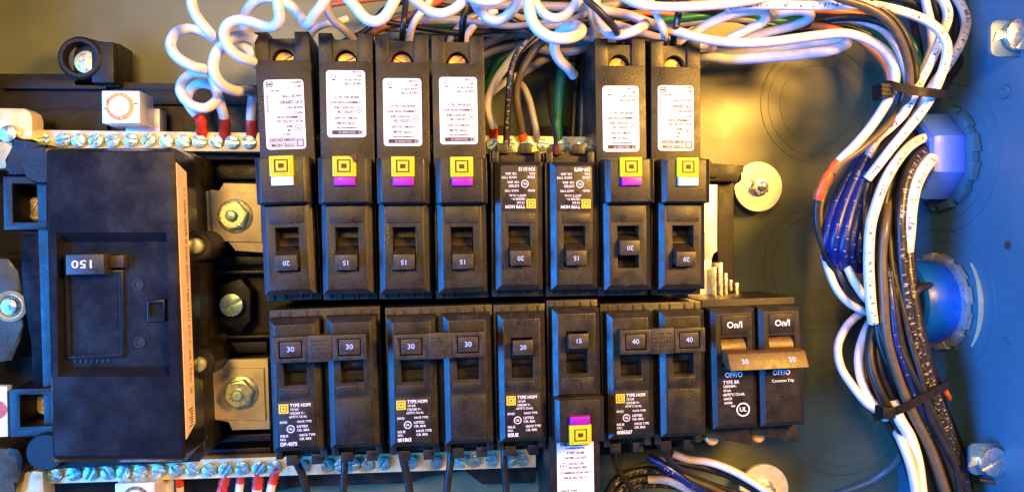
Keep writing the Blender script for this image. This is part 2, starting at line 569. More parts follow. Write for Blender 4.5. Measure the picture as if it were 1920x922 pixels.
# ---------------------------------------------------------------- bushings on the end wall
bush = []
for k, (px, py) in enumerate(((1772, 297), (1764, 564))):
    c = UW(px, py, WX)
    bush.append(c)
    knockout(0, 0, (38.5, 32.0), sidew, 'knockout', 0.22, wallM(c.y, c.z))
c = UW(1886, 172, WX)
b = B(); mk = b._mark()
b.lathe([(3.4, 0), (3.4, .5), (2.9, 1.3), (1.7, 1.4), (1.2, .4)], 0, 0, 20)
b.xf(mk, wallM(c.y, c.z))
tag(b.build('rivet', 'paint_blue_lit', origin=tuple(c), loc=tuple(c)), 'small round painted rivet on the blue-lit end wall below the upper cover clip', 'rivet')
c = UW(1890, 460, WX)
b = B(); mk = b._mark()
b.lathe([(2.0, 0), (2.0, .25), (1.4, .35)], 0, 0, 14)
b.xf(mk, wallM(c.y, c.z))
tag(b.build('paint_plug', 'dull_steel', origin=tuple(c), loc=tuple(c)), 'tiny dark plug in the end wall between the two bushings', 'plug')


def bushing(c, label, m, facets, R, depth, ringmat):
    t = thing('conduit_bushing', label, 'bushing', tuple(c), px=True, group='conduit bushings on the end wall')
    T = wallM(c.y, c.z)
    b = B(); mk = b._mark()
    n = facets
    prof = [(R * 0.80, 3.5), (R * .97, 4.0), (R, 5.5), (R, depth - 4), (R * 0.96, depth - 1.2), (R * 0.88, depth), (R * 0.74, depth), (R * 0.66, depth - 1.5), (R * 0.66, 2)]
    b.lathe(prof, 0, 0, n, cap=False, phase=math.pi / n)
    b.xf(mk, T); b.build('collar', m, t, angle=25)
    b = B(); mk = b._mark()
    for k in range(12):
        a0 = 2 * math.pi * k / 12
        pts = []
        for (rr, da) in ((R * .8, 0.02), (R * 1.17, 0.02), (R * 1.17, 0.36), (R * .8, 0.36)):
            pts.append((rr * math.cos(a0 + da), rr * math.sin(a0 + da)))
        b.prism(pts, 0.9, 4.4, 0.3)
    b.lathe([(R * .80, .9), (R * 1.09, .9), (R * 1.09, 4.1), (R * .80, 4.1)], 0, 0, 36, cap=False)
    b.xf(mk, T); b.build('locknut', ringmat, t)
    b = B(); mk = b._mark()
    b.lathe([(R * .66, 1.0), (R * .66, 1.6), (.5, 1.6)], 0, 0, 24)
    b.xf(mk, T); b.build('conduit_mouth', 'cavity_plastic', t)
    return t


bushing(bush[0], 'pale lilac white faceted plastic bushing tinted with blue light round the upper conduit', 'bushing_blue_lit', 8, 23.5, 22, 'paint_blue_lit')
bl = bushing(bush[1], 'bright blue round plastic bushing with metal locknut on the lower conduit', 'bushing_blue', 40, 22.0, 22, 'ridge_metal')
# bare copper-coloured edge of the knockout ring beside the lower bushing
c = bush[1]
b = B(); mk = b._mark()
vs, fs = [], []
n = 26
for a in range(n + 1):
    t_ = math.radians(-42 + 84 * a / n)
    e = math.sin(math.pi * a / n)
    for rr, h in ((30.6, 0.3), (30.6, .3 + 1.8 * e + .1), (31.8, .3 + 1.8 * e + .1), (31.8, 0.3)):
        vs.append((rr * math.cos(t_), rr * math.sin(t_), h))
for a in range(n):
    for q in range(3): fs.append((a * 4 + q, a * 4 + q + 1, a * 4 + 4 + q + 1, a * 4 + 4 + q))
b._faces(vs, fs)
b.xf(mk, wallM(c.y, c.z)); b.build('bent_ring_edge', 'copper_plate', bl)


# ---------------------------------------------------------------- cover clips with screws, mounting washers
def slot_head(b, cx, cy, r, d0, d1, ang=0.0, slot=0.22, depth=0.6, n=10, dome=0.0):
    """screw head with a cut slot: two half discs standing on a full disc"""
    b.lathe([(r, d0), (r, d1 - depth)], cx, cy, 2 * n)
    ca, sa = math.cos(ang), math.sin(ang)
    for s in (1, -1):
        h = r * slot
        a0 = math.asin(h / r)
        pts = []
        for k in range(n + 1):
            t = a0 + (math.pi - 2 * a0) * k / n
            x, y = r * math.cos(t), s * r * math.sin(t)
            pts.append((cx + x * ca - y * sa, cy + x * sa + y * ca))
        b.prism(pts, d1 - depth - .01, d1, bev=min(.35 + dome, r * .3))


def hex_poly(cx, cy, r, ph=0.0):
    return [(cx + r * math.cos(math.radians(60 * k) + ph), cy + r * math.sin(math.radians(60 * k) + ph)) for k in range(6)]


def cover_clip(label, px0, px1, py0, py1, d, spx, spy, sr):
    a, c = U(px0, py1, d), U(px1, py0, d)
    x0, y0, x1, y1 = a.x, a.y, max(c.x, WX - .2), c.y
    t = thing('cover_clip', label, 'clip', (x0, y0, d), px=True, group='cover clips on the end wall')
    b = B()
    r = 3.0
    pts = []
    for (cx, cy, s) in ((x0 + r, y0 + r, 180), (x1, y0, None), (x1, y1, None), (x0 + r, y1 - r, 90)):
        if s is None: pts.append((cx, cy))
        else:
            for k in range(6):
                q = math.radians(s + 18 * k); pts.append((cx + r * math.cos(q), cy + r * math.sin(q)))
    b.prism(pts, d - 1.6, d, .3)
    b.build('tab', 'paint_blue_lit', t)
    sp = U(spx, spy, d)
    b = B()
    b.lathe([(sr * .45, d - 8), (sr * .45, d + .2), (sr, d + .2), (sr, d + 1.2)], sp.x, sp.y, 20)
    slot_head(b, sp.x, sp.y, sr, d + 1.2, d + 3.6, random.uniform(0, 3), .16, 1.2, dome=.7)
    b.build('screw', 'zinc', t)
    b = B()
    b.prism([(sp.x - sr - 4.4, sp.y - 2.6), (sp.x - sr + .6, sp.y - 1.4), (sp.x - sr + .6, sp.y + 2.2), (sp.x - sr - 2.6, sp.y + 1.8)], d, d + 1.0, .2)
    b.build('spring_tongue', 'yellow_zinc', t)
    return t


cover_clip('painted square clip tab with a large bright screw in the top right corner', 1858, 1925, 40, 106, 94, 1905, 68, 7.2)
cover_clip('painted square clip tab with zinc screw low on the end wall at bottom right', 1819, 1880, 829, 890, 80, 1856, 862, 7.0)
c0, c1, c2 = U(1838, 900, 70), U(1880, 908, 72), U(1912, 917, 74)
wire('copper_wire_end', 'short bare copper wire end below the bottom right clip', 'copper', 1.0, [(1836, 898, 76), (1870, 905, 77), (1906, 916, 78), (1935, 926, 79)])


def mount_washer(label, px, py, rpx, d, notch=None):
    c = U(px, py, d)
    t = thing('mounting_washer', label, 'washer', (c.x, c.y, 0), px=True, group='mounting washers on the back wall')
    R = rpx / (FPX / (CAM.z - d)) * 1.02
    b = B()
    pts = []
    n = 56
    for k in range(n):
        a = 2 * math.pi * k / n
        rr = R
        if notch is not None and abs((math.degrees(a) - notch[0] + 180) % 360 - 180) < notch[1]: rr = R * .78
        pts.append((c.x + rr * math.cos(a), c.y + rr * math.sin(a)))
    b.prism(pts, d - 2.2, d, .35)
    b.build('disc', 'bright_zinc', t)
    b = B()
    b.lathe([(R * .30, 0), (R * .30, d - 2.0)], c.x, c.y, 24)
    b.build('stud', 'dull_steel', t)
    b = B()
    b.lathe([(R * .40, d), (R * .40, d + .8), (R * .36, d + 1.1)], c.x, c.y, 30)
    b.prism(hex_poly(c.x, c.y, R * .35, .3), d + 1, d + 5.2, .5)
    b.lathe([(R * .19, d + 5.1), (R * .19, d + 6.6), (R * .12, d + 7.2)], c.x, c.y, 16)
    b.build('hex_nut', 'zinc', t)


mount_washer('large round zinc washer with hex nut right of the upper breaker row', 1422, 350, 47, 13, (158, 14))
mount_washer('large round zinc washer half out of frame at the bottom edge', 1433, 917, 48, 13)

# ---------------------------------------------------------------- black interior base behind the breakers
ib = thing('interior_base', 'black moulded plastic interior base that carries bus and breakers', 'base', tuple(U(700, 500, 2)), px=True)
b = B()
b.prism(PP([(-60, 138), (222, 139), (224, 157), (500, 160), (800, 178), (930, 238), (1110, 236), (1330, 300), (1376, 340), (1376, 556),
            (1330, 570), (1330, 830), (1130, 852), (1010, 866), (1003, 905), (905, 908), (872, 880), (800, 892), (770, 905), (560, 912), (300, 960), (-60, 960)], 16), 3, 16, .6)
b.build('tray', 'black_plastic', ib)
# ear with its screw at the top left
b = B()
b.prism(PP([(131, 142), (131, 92), (140, 76), (160, 68), (182, 74), (217, 78), (217, 160), (131, 160)], 24), 3.2, 20, .8)
c = U(160, 112, 22)
b.lathe([(10.5, 16), (10.5, 25), (9.4, 26), (7.9, 26), (7.6, 20.2)], c.x - 1, c.y, 36, cap=False)
b.box(c.x + 4, c.x + 14.6, c.y - 12, c.y + 8.2, 19, 25, .8)
ear = b.build('mounting_ear', 'black_plastic', ib)
b = B(); c = U(162, 117, 23)
b.lathe([(6.2, 18), (6.2, 22.2), (5.4, 23.4), (4.2, 23.6), (3.9, 22.9), (0.5, 23.2)], c.x, c.y, 28)
b.build('screw', 'yellow_zinc', ear)
# long grooves and ribs on the tray top
for (p0, p1, p2, p3, h) in ((0, 198, 150, 166, 20), (0, 90, 205, 232, 19), (225, 480, 168, 196, 18.5), (0, 200, 206, 246, 20)):
    a, c_ = U(p0, p3, h), U(p1, p2, h)
    b = B(); b.box(a.x, c_.x, a.y, c_.y, 15.5, h, .5); b.build('rib', 'black_plastic', ib)
# well round the bus bolts, seen between main breaker and branch breakers
for (p0, p1, q0, q1, h) in ((372, 500, 286, 300, 26), (390, 500, 312, 336, 22), (376, 500, 480, 498, 26), (376, 500, 640, 664, 26), (384, 508, 812, 830, 24), (384, 508, 838, 852, 28),
                            (404, 424, 520, 640, 22)):
    a, c_ = U(p0, q1, h), U(p1, q0, h)
    b = B(); b.box(a.x, c_.x, a.y, c_.y, 15.5, h, .5); b.build('well_rib', 'black_plastic', ib)
b = B()
b.prism(PP([(408, 536), (452, 522), (470, 545), (470, 600), (452, 622), (408, 606)], 28), 15.5, 28, 1.2)
b.build('bolt_well', 'black_plastic', ib)
b = B(); slot_head(b, U(433, 572, 33).x, U(433, 572, 33).y, 5.6, 27.5, 33, 0.45, .09, .8)
b.build('ground_screw', 'green_zinc', ib)
for (ax, ay, ex, ey) in ((404, 511, 500, 510), (416, 633, 505, 633)):
    a, e = U(ax, ay, 29), U(ex, ey, 29)
    b = B(); b.lathe([(2.4, 16), (2.4, 28.6), (2.0, 29)], a.x, a.y, 18)
    b.box(a.x, e.x, a.y - .7, a.y + .7, 15.8, 28.4, .25); b.build('guide_pin', 'handle_plastic', ib)

# right hand end of the interior: bracket, bar and clip
b = B()
b.prism(PP([(1318, 305), (1396, 310), (1394, 322), (1386, 326), (1386, 340), (1320, 340)], 30), 16, 30, .6)
c = U(1335, 322, 31); b.box(c.x - 3, c.x + 3, c.y - 3, c.y + 3, 29, 32, .3)
b.build('end_bracket', 'black_plastic', ib)
b = B()
b.prism(PP([(1346, 340), (1376, 340), (1376, 556), (1346, 556)], 22), 15, 22, .5)
b.build('end_rail', 'black_plastic', ib)

bs = thing('bus_bar_end', 'bright tinned bus bar end with clips right of the upper row', 'bus bar', tuple(U(1330, 450, 22)), px=True)
b = B()
b.prism(PP([(1290, 346), (1345, 346), (1345, 472), (1336, 474), (1336, 486), (1290, 486)], 36), 30, 36, .5)
b.build('bar', 'aluminium', bs)
b = B()
b.prism(PP([(1290, 486), (1334, 486), (1334, 558), (1290, 558)], 28), 22, 28, .4)
b.build('lower_bar', 'aluminium', bs)
for (x0, x1, y0, y1, h) in ((1338, 1344, 500, 558, 33), (1348, 1356, 492, 558, 34), (1359, 1365, 512, 558, 30), (1368, 1374, 524, 546, 27), (1379, 1386, 530, 556, 25)):
    a, c_ = U(x0, y1, h), U(x1, y0, h)
    b = B(); b.box(a.x, c_.x, a.y, c_.y, 15.8, h, .7); b.build('jaw_clip', 'zinc', bs)


# ---------------------------------------------------------------- neutral bars
def neutral_bar(label, p0, p1, d, xs, half, extra=()):
    a, e = U(*p0, d), U(*p1, d)
    dv = (e - a); L = math.hypot(dv.x, dv.y); ang = math.degrees(math.atan2(dv.y, dv.x))
    t = thing('neutral_bar', label, 'terminal bar', (a.x, a.y, d), ang, 'neutral bars')
    b = B(); b.box(0, L, -half, half, -8, 0, .4); b.build('bar', 'tinned_brass', t)
    for x in (8, L * .35, L * .7, L - 8):
        b = B(); b.box(x - 3, x + 3, -half + .6, half - .6, -d + 15.8, -7.8, .2); b.build('standoff', 'black_plastic', t)
    b = B(); slot_head(b, 0, 0, 3.25, 0, 1.9, 0, .13, .9, dome=.3)
    me = b.mesh('screw', 'bar_screw')
    for px in xs:
        yy = p0[1] + (p1[1] - p0[1]) * (px - p0[0]) / (p1[0] - p0[0])
        q = U(px, yy, d)
        s = (q - a).dot(dv) / L
        obj('screw', me, t, (s, random.uniform(-.3, .3), random.uniform(-.1, .9)), random.uniform(-60, 70))
    return t


neutral_bar('upper brass neutral bar with slotted screws above the main breaker', (66, 262), (1118, 274), 36,
            [82, 121, 150, 183, 214, 248, 281, 314, 346, 376, 407, 437, 468, 924, 956, 988, 1020, 1056, 1092], 4.7)
neutral_bar('lower brass neutral bar with slotted screws below the main breaker', (62, 889), (1005, 858), 36,
            [106, 141, 173, 206, 235, 266, 300, 332, 363, 395, 425, 456, 487, 516, 566, 615, 640, 664, 690, 719, 772, 818, 868, 890, 922, 955, 978], 4.7)

# brass end plates of the bars at the left edge
t = thing('end_plate', 'brass plate with rounded corner and bolt at upper left edge', 'plate', tuple(U(25, 260, 30)), px=True)
b = B(); b.prism(PP([(-60, 201), (45, 203), (56, 210), (60, 222), (61, 262), (-60, 262)], 42), 32, 42, 1.2)
b.prism(PP([(-60, 262), (28, 262), (26, 300), (16, 316), (-60, 318)], 38), 30, 38, .8)
b.build('plate', 'tinned_brass', t)
b = B(); c = U(20, 252, 42); b.lathe([(4.4, 36), (4.4, 43), (3.6, 44.4), (1.5, 44.8)], c.x, c.y, 20); b.build('bolt', 'zinc', t)
t = thing('end_plate', 'brass plate at the bottom left corner below the lower neutral bar', 'plate', tuple(U(60, 900, 30)), px=True)
b = B(); b.prism(PP([(10, 900), (24, 890), (62, 882), (80, 884), (84, 960), (10, 960)], 42), 32, 42, 1.0)
b.build('plate', 'tinned_brass', t)


# ---------------------------------------------------------------- aluminium lugs with slotted screws
def lug(label, px0, px1, py0, py1, d, spx, spy):
    a, c = U(px0, py1, d), U(px1, py0, d)
    t = thing('wire_lug', label, 'lug', (a.x, a.y, 16), px=True, group='aluminium lugs')
    b = B(); b.box(a.x, c.x, a.y, c.y, d - 17, d, .9); b.build('block', 'aluminium', t)
    s = U(spx, spy, d)
    b = B()
    b.lathe([(4.8, d - .1), (4.8, d + .2), (6.4, d + .2), (6.4, d - .1)], s.x, s.y, 30, cap=False)
    b.build('bore_rim', 'copper', t)
    b = B(); slot_head(b, s.x, s.y, 4.7, d - .5, d + .9, .95, .12, .7); b.build('screw', 'aluminium', t)
    b = B(); b.box(a.x + .8, s.x - 6.1, s.y - 1.2, s.y - .6, d - .2, d + .06, 0); b.build('saw_cut', 'dull_steel', t)
    b = B()
    b.box(s.x + 6.1, c.x - .8, s.y + 1.0, s.y + 1.6, d - .2, d + .06, 0)
    b.build('saw_cut', 'dull_steel', t)
    b = B(); b.box(a.x + 4, c.x + 3, a.y - 4, a.y + 10, 20, d - 16.5, .5); b.build('foot', 'aluminium', t)


lug('silver aluminium lug with slotted screw above the upper neutral bar', 191, 262, 170, 232, 46, 225, 200)
lug('silver aluminium lug cut off by the bottom edge under the lower neutral bar', 216, 290, 903, 962, 46, 254, 936)


# ---------------------------------------------------------------- bus plates with bolts
def bus_plate(label, poly, top, bx, by, d):
    t = thing('bus_plate', label, 'bus plate', tuple(U(bx, by, 20)), px=True, group='bolted bus plates')
    b = B(); b.prism(PP(poly, d), d - 4, d, .5); b.build('plate', 'copper_plate', t)
    b = B(); b.prism(PP(top, d + 1.8), d - .5, d + 1.8, .4); b.build('strap', 'copper_plate', t)
    c = U(bx, by, d + 2)
    b = B()
    b.lathe([(8.2, d + 1.7), (8.2, d + 2.6), (7.6, d + 3.0)], c.x, c.y, 32)
    b.build('washer', 'yellow_zinc', t)
    b = B(); b.prism(hex_poly(c.x, c.y, 7.0, .2), d + 2.8, d + 7.5, .8)
    b.lathe([(5.6, d + 7.4), (5.6, d + 8.0), (3.4, d + 8.0)], c.x, c.y, 26)
    b.build('nut', 'yellow_zinc', t)
    b = B(); b.lathe([(2.7, d + 7), (2.7, d + 9.6), (2.0, d + 10.4), (.5, d + 10.6)], c.x, c.y, 20); b.build('stud', 'green_zinc', t)


bus_plate('copper bus plate with yellow hex nut beside the main breaker, upper of two',
          [(366, 358), (412, 360), (418, 343), (492, 345), (498, 474), (440, 470), (420, 440), (396, 462), (372, 440)],
          [(394, 356), (488, 362), (491, 454), (400, 452)], 441, 405, 38)
bus_plate('copper bus plate with yellow hex nut beside the main breaker, lower of two',
          [(376, 700), (420, 690), (426, 674), (502, 672), (506, 804), (434, 806), (430, 788), (380, 786)],
          [(398, 692), (494, 690), (498, 788), (402, 786)], 452, 735, 38)

# ---------------------------------------------------------------- main breaker
mb = thing('main_breaker', 'large black main breaker with sliding handle at left of the panel', 'main breaker', tuple(U(210, 570, 16)), px=True)
b = B()
b.prism(PP([(66, 290), (80, 276), (340, 280), (357, 290), (382, 848), (372, 866), (96, 880), (84, 868)], 59), 16.2, 59, 1.0)
b.build('body', 'black_plastic', mb)
D = 84
oc = PP([(88, 283), (318, 284), (327, 292), (346, 846), (338, 856), (108, 866), (98, 858)], D)
b = B()
bot = PP([(62, 283), (78, 262), (326, 264), (336, 292), (358, 860), (346, 876), (96, 884), (78, 864)], 60)
# cover is a drafted shell; the operating panel is recessed between two sloping bevels
def strip(b, rows):
    """rows of (x,y,d) points, same length, joined by quads"""
    n = len(rows[0]); vs = [p for r in rows for p in r]; fs = []
    for i in range(len(rows) - 1):
        for a in range(n - 1): fs.append((i * n + a, i * n + a + 1, (i + 1) * n + a + 1, (i + 1) * n + a))
    b._faces(vs, fs)


def cover_row(pyl, pyr, xl, xr, d, dep, pl, pr):
    """cross section of the cover from left skirt to right skirt"""
    A = U(xl, pyl, d); E = U(xr, pyr, d); a1 = U(pl, pyl + (pyr - pyl) * (pl - xl) / (xr - xl), d); e1 = U(pr, pyl + (pyr - pyl) * (pr - xl) / (xr - xl), d)
    k = 1.1
    Lf = Vector((A.x - 4.6, A.y, 60)); Rt = Vector((E.x + .8, E.y, 58))
    pts = [Lf, Vector((A.x - .5, A.y, d - k)), A + Vector((k * .7, 0, 0)), a1, Vector((a1.x + dep * .25, a1.y, d - dep)) if dep else a1 + Vector((.5, 0, 0)),
           Vector((e1.x - dep * .25, e1.y, d - dep)) if dep else e1 - Vector((.5, 0, 0)), e1, E - Vector((k * .7, 0, 0)), Vector((E.x + .4, E.y, d - k)), Rt]
    return [tuple(p) for p in pts]


def lerp(a, c_, t): return a + (c_ - a) * t


def edge(py):
    t = (py - 284) / (858 - 284)
    return lerp(86, 99, t), lerp(324, 345, t), lerp(104, 110, t), lerp(309, 322, t)


rows = []
for py, dep, dd in ((278, 0, 70), (283, 0, 82.6), (286, 0, 84), (436, 0, 84), (454, 4.2, 84), (690, 4.2, 84), (706, 0, 84), (854, 0, 84), (859, 0, 82.6), (866, 0, 70)):
    l, r_, pl, pr = edge(py)
    rows.append(cover_row(py, py - 1 + (6 if py < 300 else -6 if py > 840 else 0) * 0, l, r_, dd, dep, pl, pr))
strip(b, rows)
b.build('cover', 'cover_plastic', mb, angle=40)
P0 = 84 - 4.2
a, c_ = U(134, 664, P0), U(224, 514, P0)
b = B()
b.frame((a.x - 2.2, c_.x + 2.2, a.y - 2.2, c_.y + 2.2), (a.x, c_.x, a.y, c_.y), P0 - .2, P0 + 1.0, .5, .25)
b.flat(a.x - .5, c_.x + .5, a.y - .5, c_.y + .5, P0 + .05)
b.build('handle_slot', 'cover_plastic', mb)
b = B()
a, c_ = U(122, 512, 88), U(192, 475, 88)
b.box(a.x - .8, c_.x + .8, a.y - 1.4, c_.y + .4, P0, 87, .4, .7, .7)
b.box(c_.x, c_.x + 7, a.y + 1.4, c_.y - .6, P0, 83, .5, .6, .3)
hd = b.build('handle', 'handle_plastic', mb)
b = B()
cx, cy = (a.x + c_.x) / 2, (a.y + c_.y) / 2
b.text('150', cx - .8, cy - .2, 4.6, 'CENTER', math.pi, 87.06, 1.35, .06)
b.build('rating', 'cream_ink', hd)
b = B()
for (q0, q1, q2, q3) in ((277, 313, 560, 604),):
    a, c_ = U(q0, q3, P0), U(q1, q2, P0)
    b.frame((a.x, c_.x, a.y, c_.y), (a.x + 1.3, c_.x - 1.3, a.y + 2.4, c_.y - 1.6), P0 - .2, P0 + 1.6, .4, .2)
b.build('latch', 'cover_plastic', mb)
for (q0, q1) in ((259, 534), (262, 641)):
    c = U(q0, q1, P0)
    b = B(); b.lathe([(2.4, P0 - .1), (2.4, P0 + .5), (1.7, P0 + .5), (1.6, P0 - .1)], c.x, c.y, 20, cap=False)
    b.lathe([(1.65, P0 - .1), (1.6, P0 + .06)], c.x, c.y, 20)
    b.build('test_hole', 'cavity_plastic', mb)
b = B()
a = U(168, 676, P0)
for k in range(7): b.box(a.x - 6 + k * 2.2, a.x - 4.6 + k * 2.2, a.y - .8, a.y + .8, P0 - .1, P0 + .22, .05)
b.build('moulded_mark', 'cover_plastic', mb)
# the long tan label is stuck on the right flank of the cover
def flank(py, d, off):
    l, r_, pl, pr = edge(py)
    E_ = U(r_, py, 84)
    return (E_.x + .4 + .4 * (84 - d) / 26 + off, E_.y, d)


def flank_quad(b, p0, p1, d0, d1, off):
    b._faces([flank(p0, d0, off), flank(p1, d0, off), flank(p1, d1, off), flank(p0, d1, off)], [(0, 1, 2, 3)])


b = B()
vs = [flank(py, d, o) for o in (.1, .5) for py, d in ((304, 82.6), (318, 71), (806, 71), (824, 82.6))]
b._faces(vs, [(0, 1, 2, 3), (4, 5, 6, 7)] + [(k, (k + 1) % 4, 4 + (k + 1) % 4, 4 + k) for k in range(4)])
bmesh.ops.recalc_face_normals(b.bm, faces=b.bm.faces)
ls = b.build('side_label', 'tan_paper', mb)
b = B()
for k in range(120):
    if random.random() < .18: continue
    py = 350 + k * 3.3
    if py > 745: break
    flank_quad(b, py, py + random.uniform(.9, 1.9), 74 - random.uniform(0, 1.0), 76.0, .58)
for k in range(7): flank_quad(b, 772 + k * 5.4, 774.5 + k * 5.4, 74, 79 - (k % 3), .58)
b.build('label_print', 'dark_ink', ls)
for (q0, q1) in ((366, 461), (371, 683)):
    c = U(q0, q1, 62)
    b = B(); b.lathe([(7.0, 16.4), (7.0, 60), (6.2, 61.0), (4.6, 61.0), (4.4, 60.6)], c.x, c.y, 30)
    boss = b.build('screw_boss', 'black_plastic', mb)
    b = B(); b.lathe([(3.5, 60.5), (3.5, 62.6), (2.9, 63.4), (1.2, 63.8)], c.x, c.y, 22); b.build('boss_screw', 'yellow_zinc', boss)
for (q0, q1) in ((88, 310), (96, 845)):
    c = U(q0, q1, 62)
    b = B(); b.lathe([(8.5, 30), (8.5, 63), (7.7, 64)], c.x - 1.5, c.y, 30); b.build('corner_post', 'black_plastic', mb)


# terminal pockets on the left of the main breaker
def pocket(label, o, i, d, scr):
    a, c_ = U(o[0], o[3], d), U(o[1], o[2], d); e, f = U(i[0], i[3], d), U(i[1], i[2], d)
    t = thing('terminal_pocket', label, 'terminal', ((a.x + c_.x) / 2, (a.y + c_.y) / 2, 16), px=True, group='terminal pockets of the main breaker')
    b = B(); b.frame((a.x, c_.x, a.y, c_.y), (e.x, f.x, e.y, f.y), 16.2, d, 1.2, .8, 1.0)
    b.build('housing', 'black_plastic', t)
    b = B(); b.box(e.x + .6, f.x - .4, e.y + .8, f.y - .8, 16.3, d - 24, .5); b.build('pocket_floor', 'cavity_plastic', t)
    s = U(*scr, d - 14)
    b = B(); b.lathe([(5.6, d - 24), (5.6, d - 15), (4.6, d - 13.6), (3.2, d - 13.6), (2.4, d - 15.5)], s.x, s.y, 18)
    slot_head(b, s.x, s.y, 3.0, d - 16, d - 14, 1.1, .2, .8); b.build('screw', 'tinned_brass', t)


pocket('black terminal pocket with recessed screw left of the main breaker, upper one', (2, 92, 326, 436), (24, 84, 344, 417), 62, (66, 392))
pocket('black terminal pocket with recessed screw left of the main breaker, lower one', (14, 104, 722, 824), (38, 97, 738, 800), 62, (84, 756))
t = thing('terminal_lug', 'dull steel lug with a shiny recessed bolt halfway down the left edge', 'lug', tuple(U(10, 580, 16)), px=True)
b = B(); b.prism(PP([(-60, 478), (16, 484), (34, 508), (42, 545), (42, 610), (38, 640), (22, 676), (-60, 690)], 44), 16.2, 44, 2.0); b.build('block', 'dull_steel', t)
b = B(); c = U(20, 574, 45); b.lathe([(7.2, 44), (7.2, 45.2), (6.0, 46), (5.0, 45.4), (4.4, 42)], c.x, c.y, 26, cap=False); b.build('bore', 'tinned_brass', t)
b = B(); b.lathe([(4.5, 43), (4.5, 45.4), (3.4, 46.6), (1.0, 47)], c.x, c.y, 18); b.build('bolt', 'zinc', t)
t = thing('terminal_lug', 'dull steel rounded lug body in the bottom left corner', 'lug', tuple(U(10, 890, 16)), px=True)
b = B(); b.prism(PP([(-60, 836), (20, 840), (34, 850), (40, 880), (34, 906), (20, 922), (10, 960), (-60, 960)], 46), 16.2, 46, 2.0); b.build('block', 'dull_steel', t)
b = B(); b.prism(PP([(16, 838), (34, 842), (42, 856), (40, 886), (34, 884), (33, 858), (14, 850)], 50), 40, 50, .8); b.build('rim', 'black_plastic', t)
t = thing('paper_tag', 'white tag edge with orange mark at left edge beside lower terminal pocket', 'tag', tuple(U(5, 770, 58)), px=True)
b = B(); b.prism(PP([(-40, 723), (13, 724), (15, 818), (-40, 820)], 60), 56, 60, .4); b.build('card', 'paper', t)
b = B(); c = U(-6, 768, 60.1); b.lathe([(4.2, 59.9), (4.2, 60.08)], c.x, c.y, 24); b.build('mark', 'orange_tape', t)
t = thing('barrier', 'black plastic barrier plate between the two left terminal pockets', 'barrier', tuple(U(70, 580, 16)), px=True)
b = B(); b.prism(PP([(42, 440), (92, 438), (98, 722), (60, 724), (58, 640), (44, 560), (40, 500)], 54), 16.3, 54, 1.0); b.build('plate', 'cover_plastic', t)
b = B(); b.prism(PP([(14, 316), (8, 300), (22, 288), (22, 266), (28, 256), (60, 270), (94, 272), (88, 326), (14, 328)], 48), 16.3, 48, 1.0)
tag(b.build('corner_barrier', 'black_plastic', origin=tuple(U(50, 300, 16)), loc=tuple(U(50, 300, 16))), 'black plastic corner piece beside the upper left brass plate', 'barrier')


# ---------------------------------------------------------------- breakers
PI = math.pi
BASE = 20.0          # breakers stand on the bus at this height; local d = height above it


def emblem(b, cx, cy, s, d):
    b.flatframe(cx - s, cx + s, cy - s, cy + s, s * .30, d)
    b.flatframe(cx - s * .55, cx + s * .55, cy - s * .55, cy + s * .55, s * .36, d)


def handle_mesh(x, yy=18.5, top=55.0, w=4.7, lever=True, throw=-1):
    b = B()
    # drum turning in the slot
    mk = b._mark()
    b.lathe([(5.8, -w), (5.8, w)], 0, 0, 28)
    b.xf(mk, Matrix.Translation(Vector((x, 23.0, 41.4))) @ Matrix(((0, 0, 1, 0), (1, 0, 0, 0), (0, 1, 0, 0), (0, 0, 0, 1))))
    if lever:
        y0, y1 = yy - 3.4, yy + 3.4
        q0, q1 = 18.4 + (yy - 18.5) * .5, 27.5 + (yy - 18.5) * .5
        b.hexa([(x - w + .1, q0, 42), (x + w - .1, q0, 42), (x + w - .1, q1, 42), (x - w + .1, q1, 42)],
               [(x - w, y0, top), (x + w, y0, top), (x + w, y1, top), (x - w, y1, top)], .4)
    return b


def terminal_end(t, x0, L, label_zone):
    pass


def std_pole(b, x, L=69.0):
    """raised front of one standard pole centred on x"""
    b.front((x - 11.4, x + 11.4, 3.2, 63.3), (x - 5.0, x + 5.0, 14.6, 33.2), [(40.6, 0), (48.2, .5), (50.0, 3.0)])
    b.box(x - 8.0, x + 8.0, 40.2, 61.0, 49.5, 50.4, .25)       # print field, slightly proud
    b.box(x - 5.6, x + 7.4, 34.4, 39.0, 49.5, 50.5, .25)


def std_body(b, x0, x1, L=69.0):
    b.box(x0, x1, 0, 63.4, 0, 41, .5)
    b.box(x0, x1, 63.0, L, 0, 34.5, .5)
    for x in ((x0 + 12.3),) if x1 - x0 < 30 else (x0 + 12.3, x1 - 12.3):
        b.box(x - 11.6, x - 8.4, 63.0, L - .4, 33, 41, .4)
        b.box(x + 8.4, x + 11.6, 63.0, L - .4, 33, 41, .4)
        b.box(x - 8.8, x - 3.6, L - 1.2, L + 3.8, 22, 37.6, .5)
        b.box(x + 2.4, x + 7.8, L - 1.2, L + 3.8, 22, 37.6, .5)
    # snap ribs near the bus end
    for x in ((x0 + 12.3),) if x1 - x0 < 30 else (x0 + 12.3, x1 - 12.3):
        for q in (-9.2, -4.2, 3.2, 8.0): b.box(x + q - .5, x + q + .5, .6, 4.4, 40.6, 41.45, .12)


def terminal(t, x, L, lo=30.0):
    b = B()
    b.lathe([(2.3, lo), (2.3, lo + 2.6), (1.8, lo + 3.0)], x - 4.5, L - 2.4, 18)
    b.box(x - 8.5, x - 1.5, L - 3.4, L + .6, lo - 6, lo + 1.2, .3)
    b.build('terminal_screw', 'screw_brass', t)


LINES = {
    'a': [('TYPE HOM', 0), ('10 kA', 0), ('120/240V~', 0), ('CU AL', 0)],
}


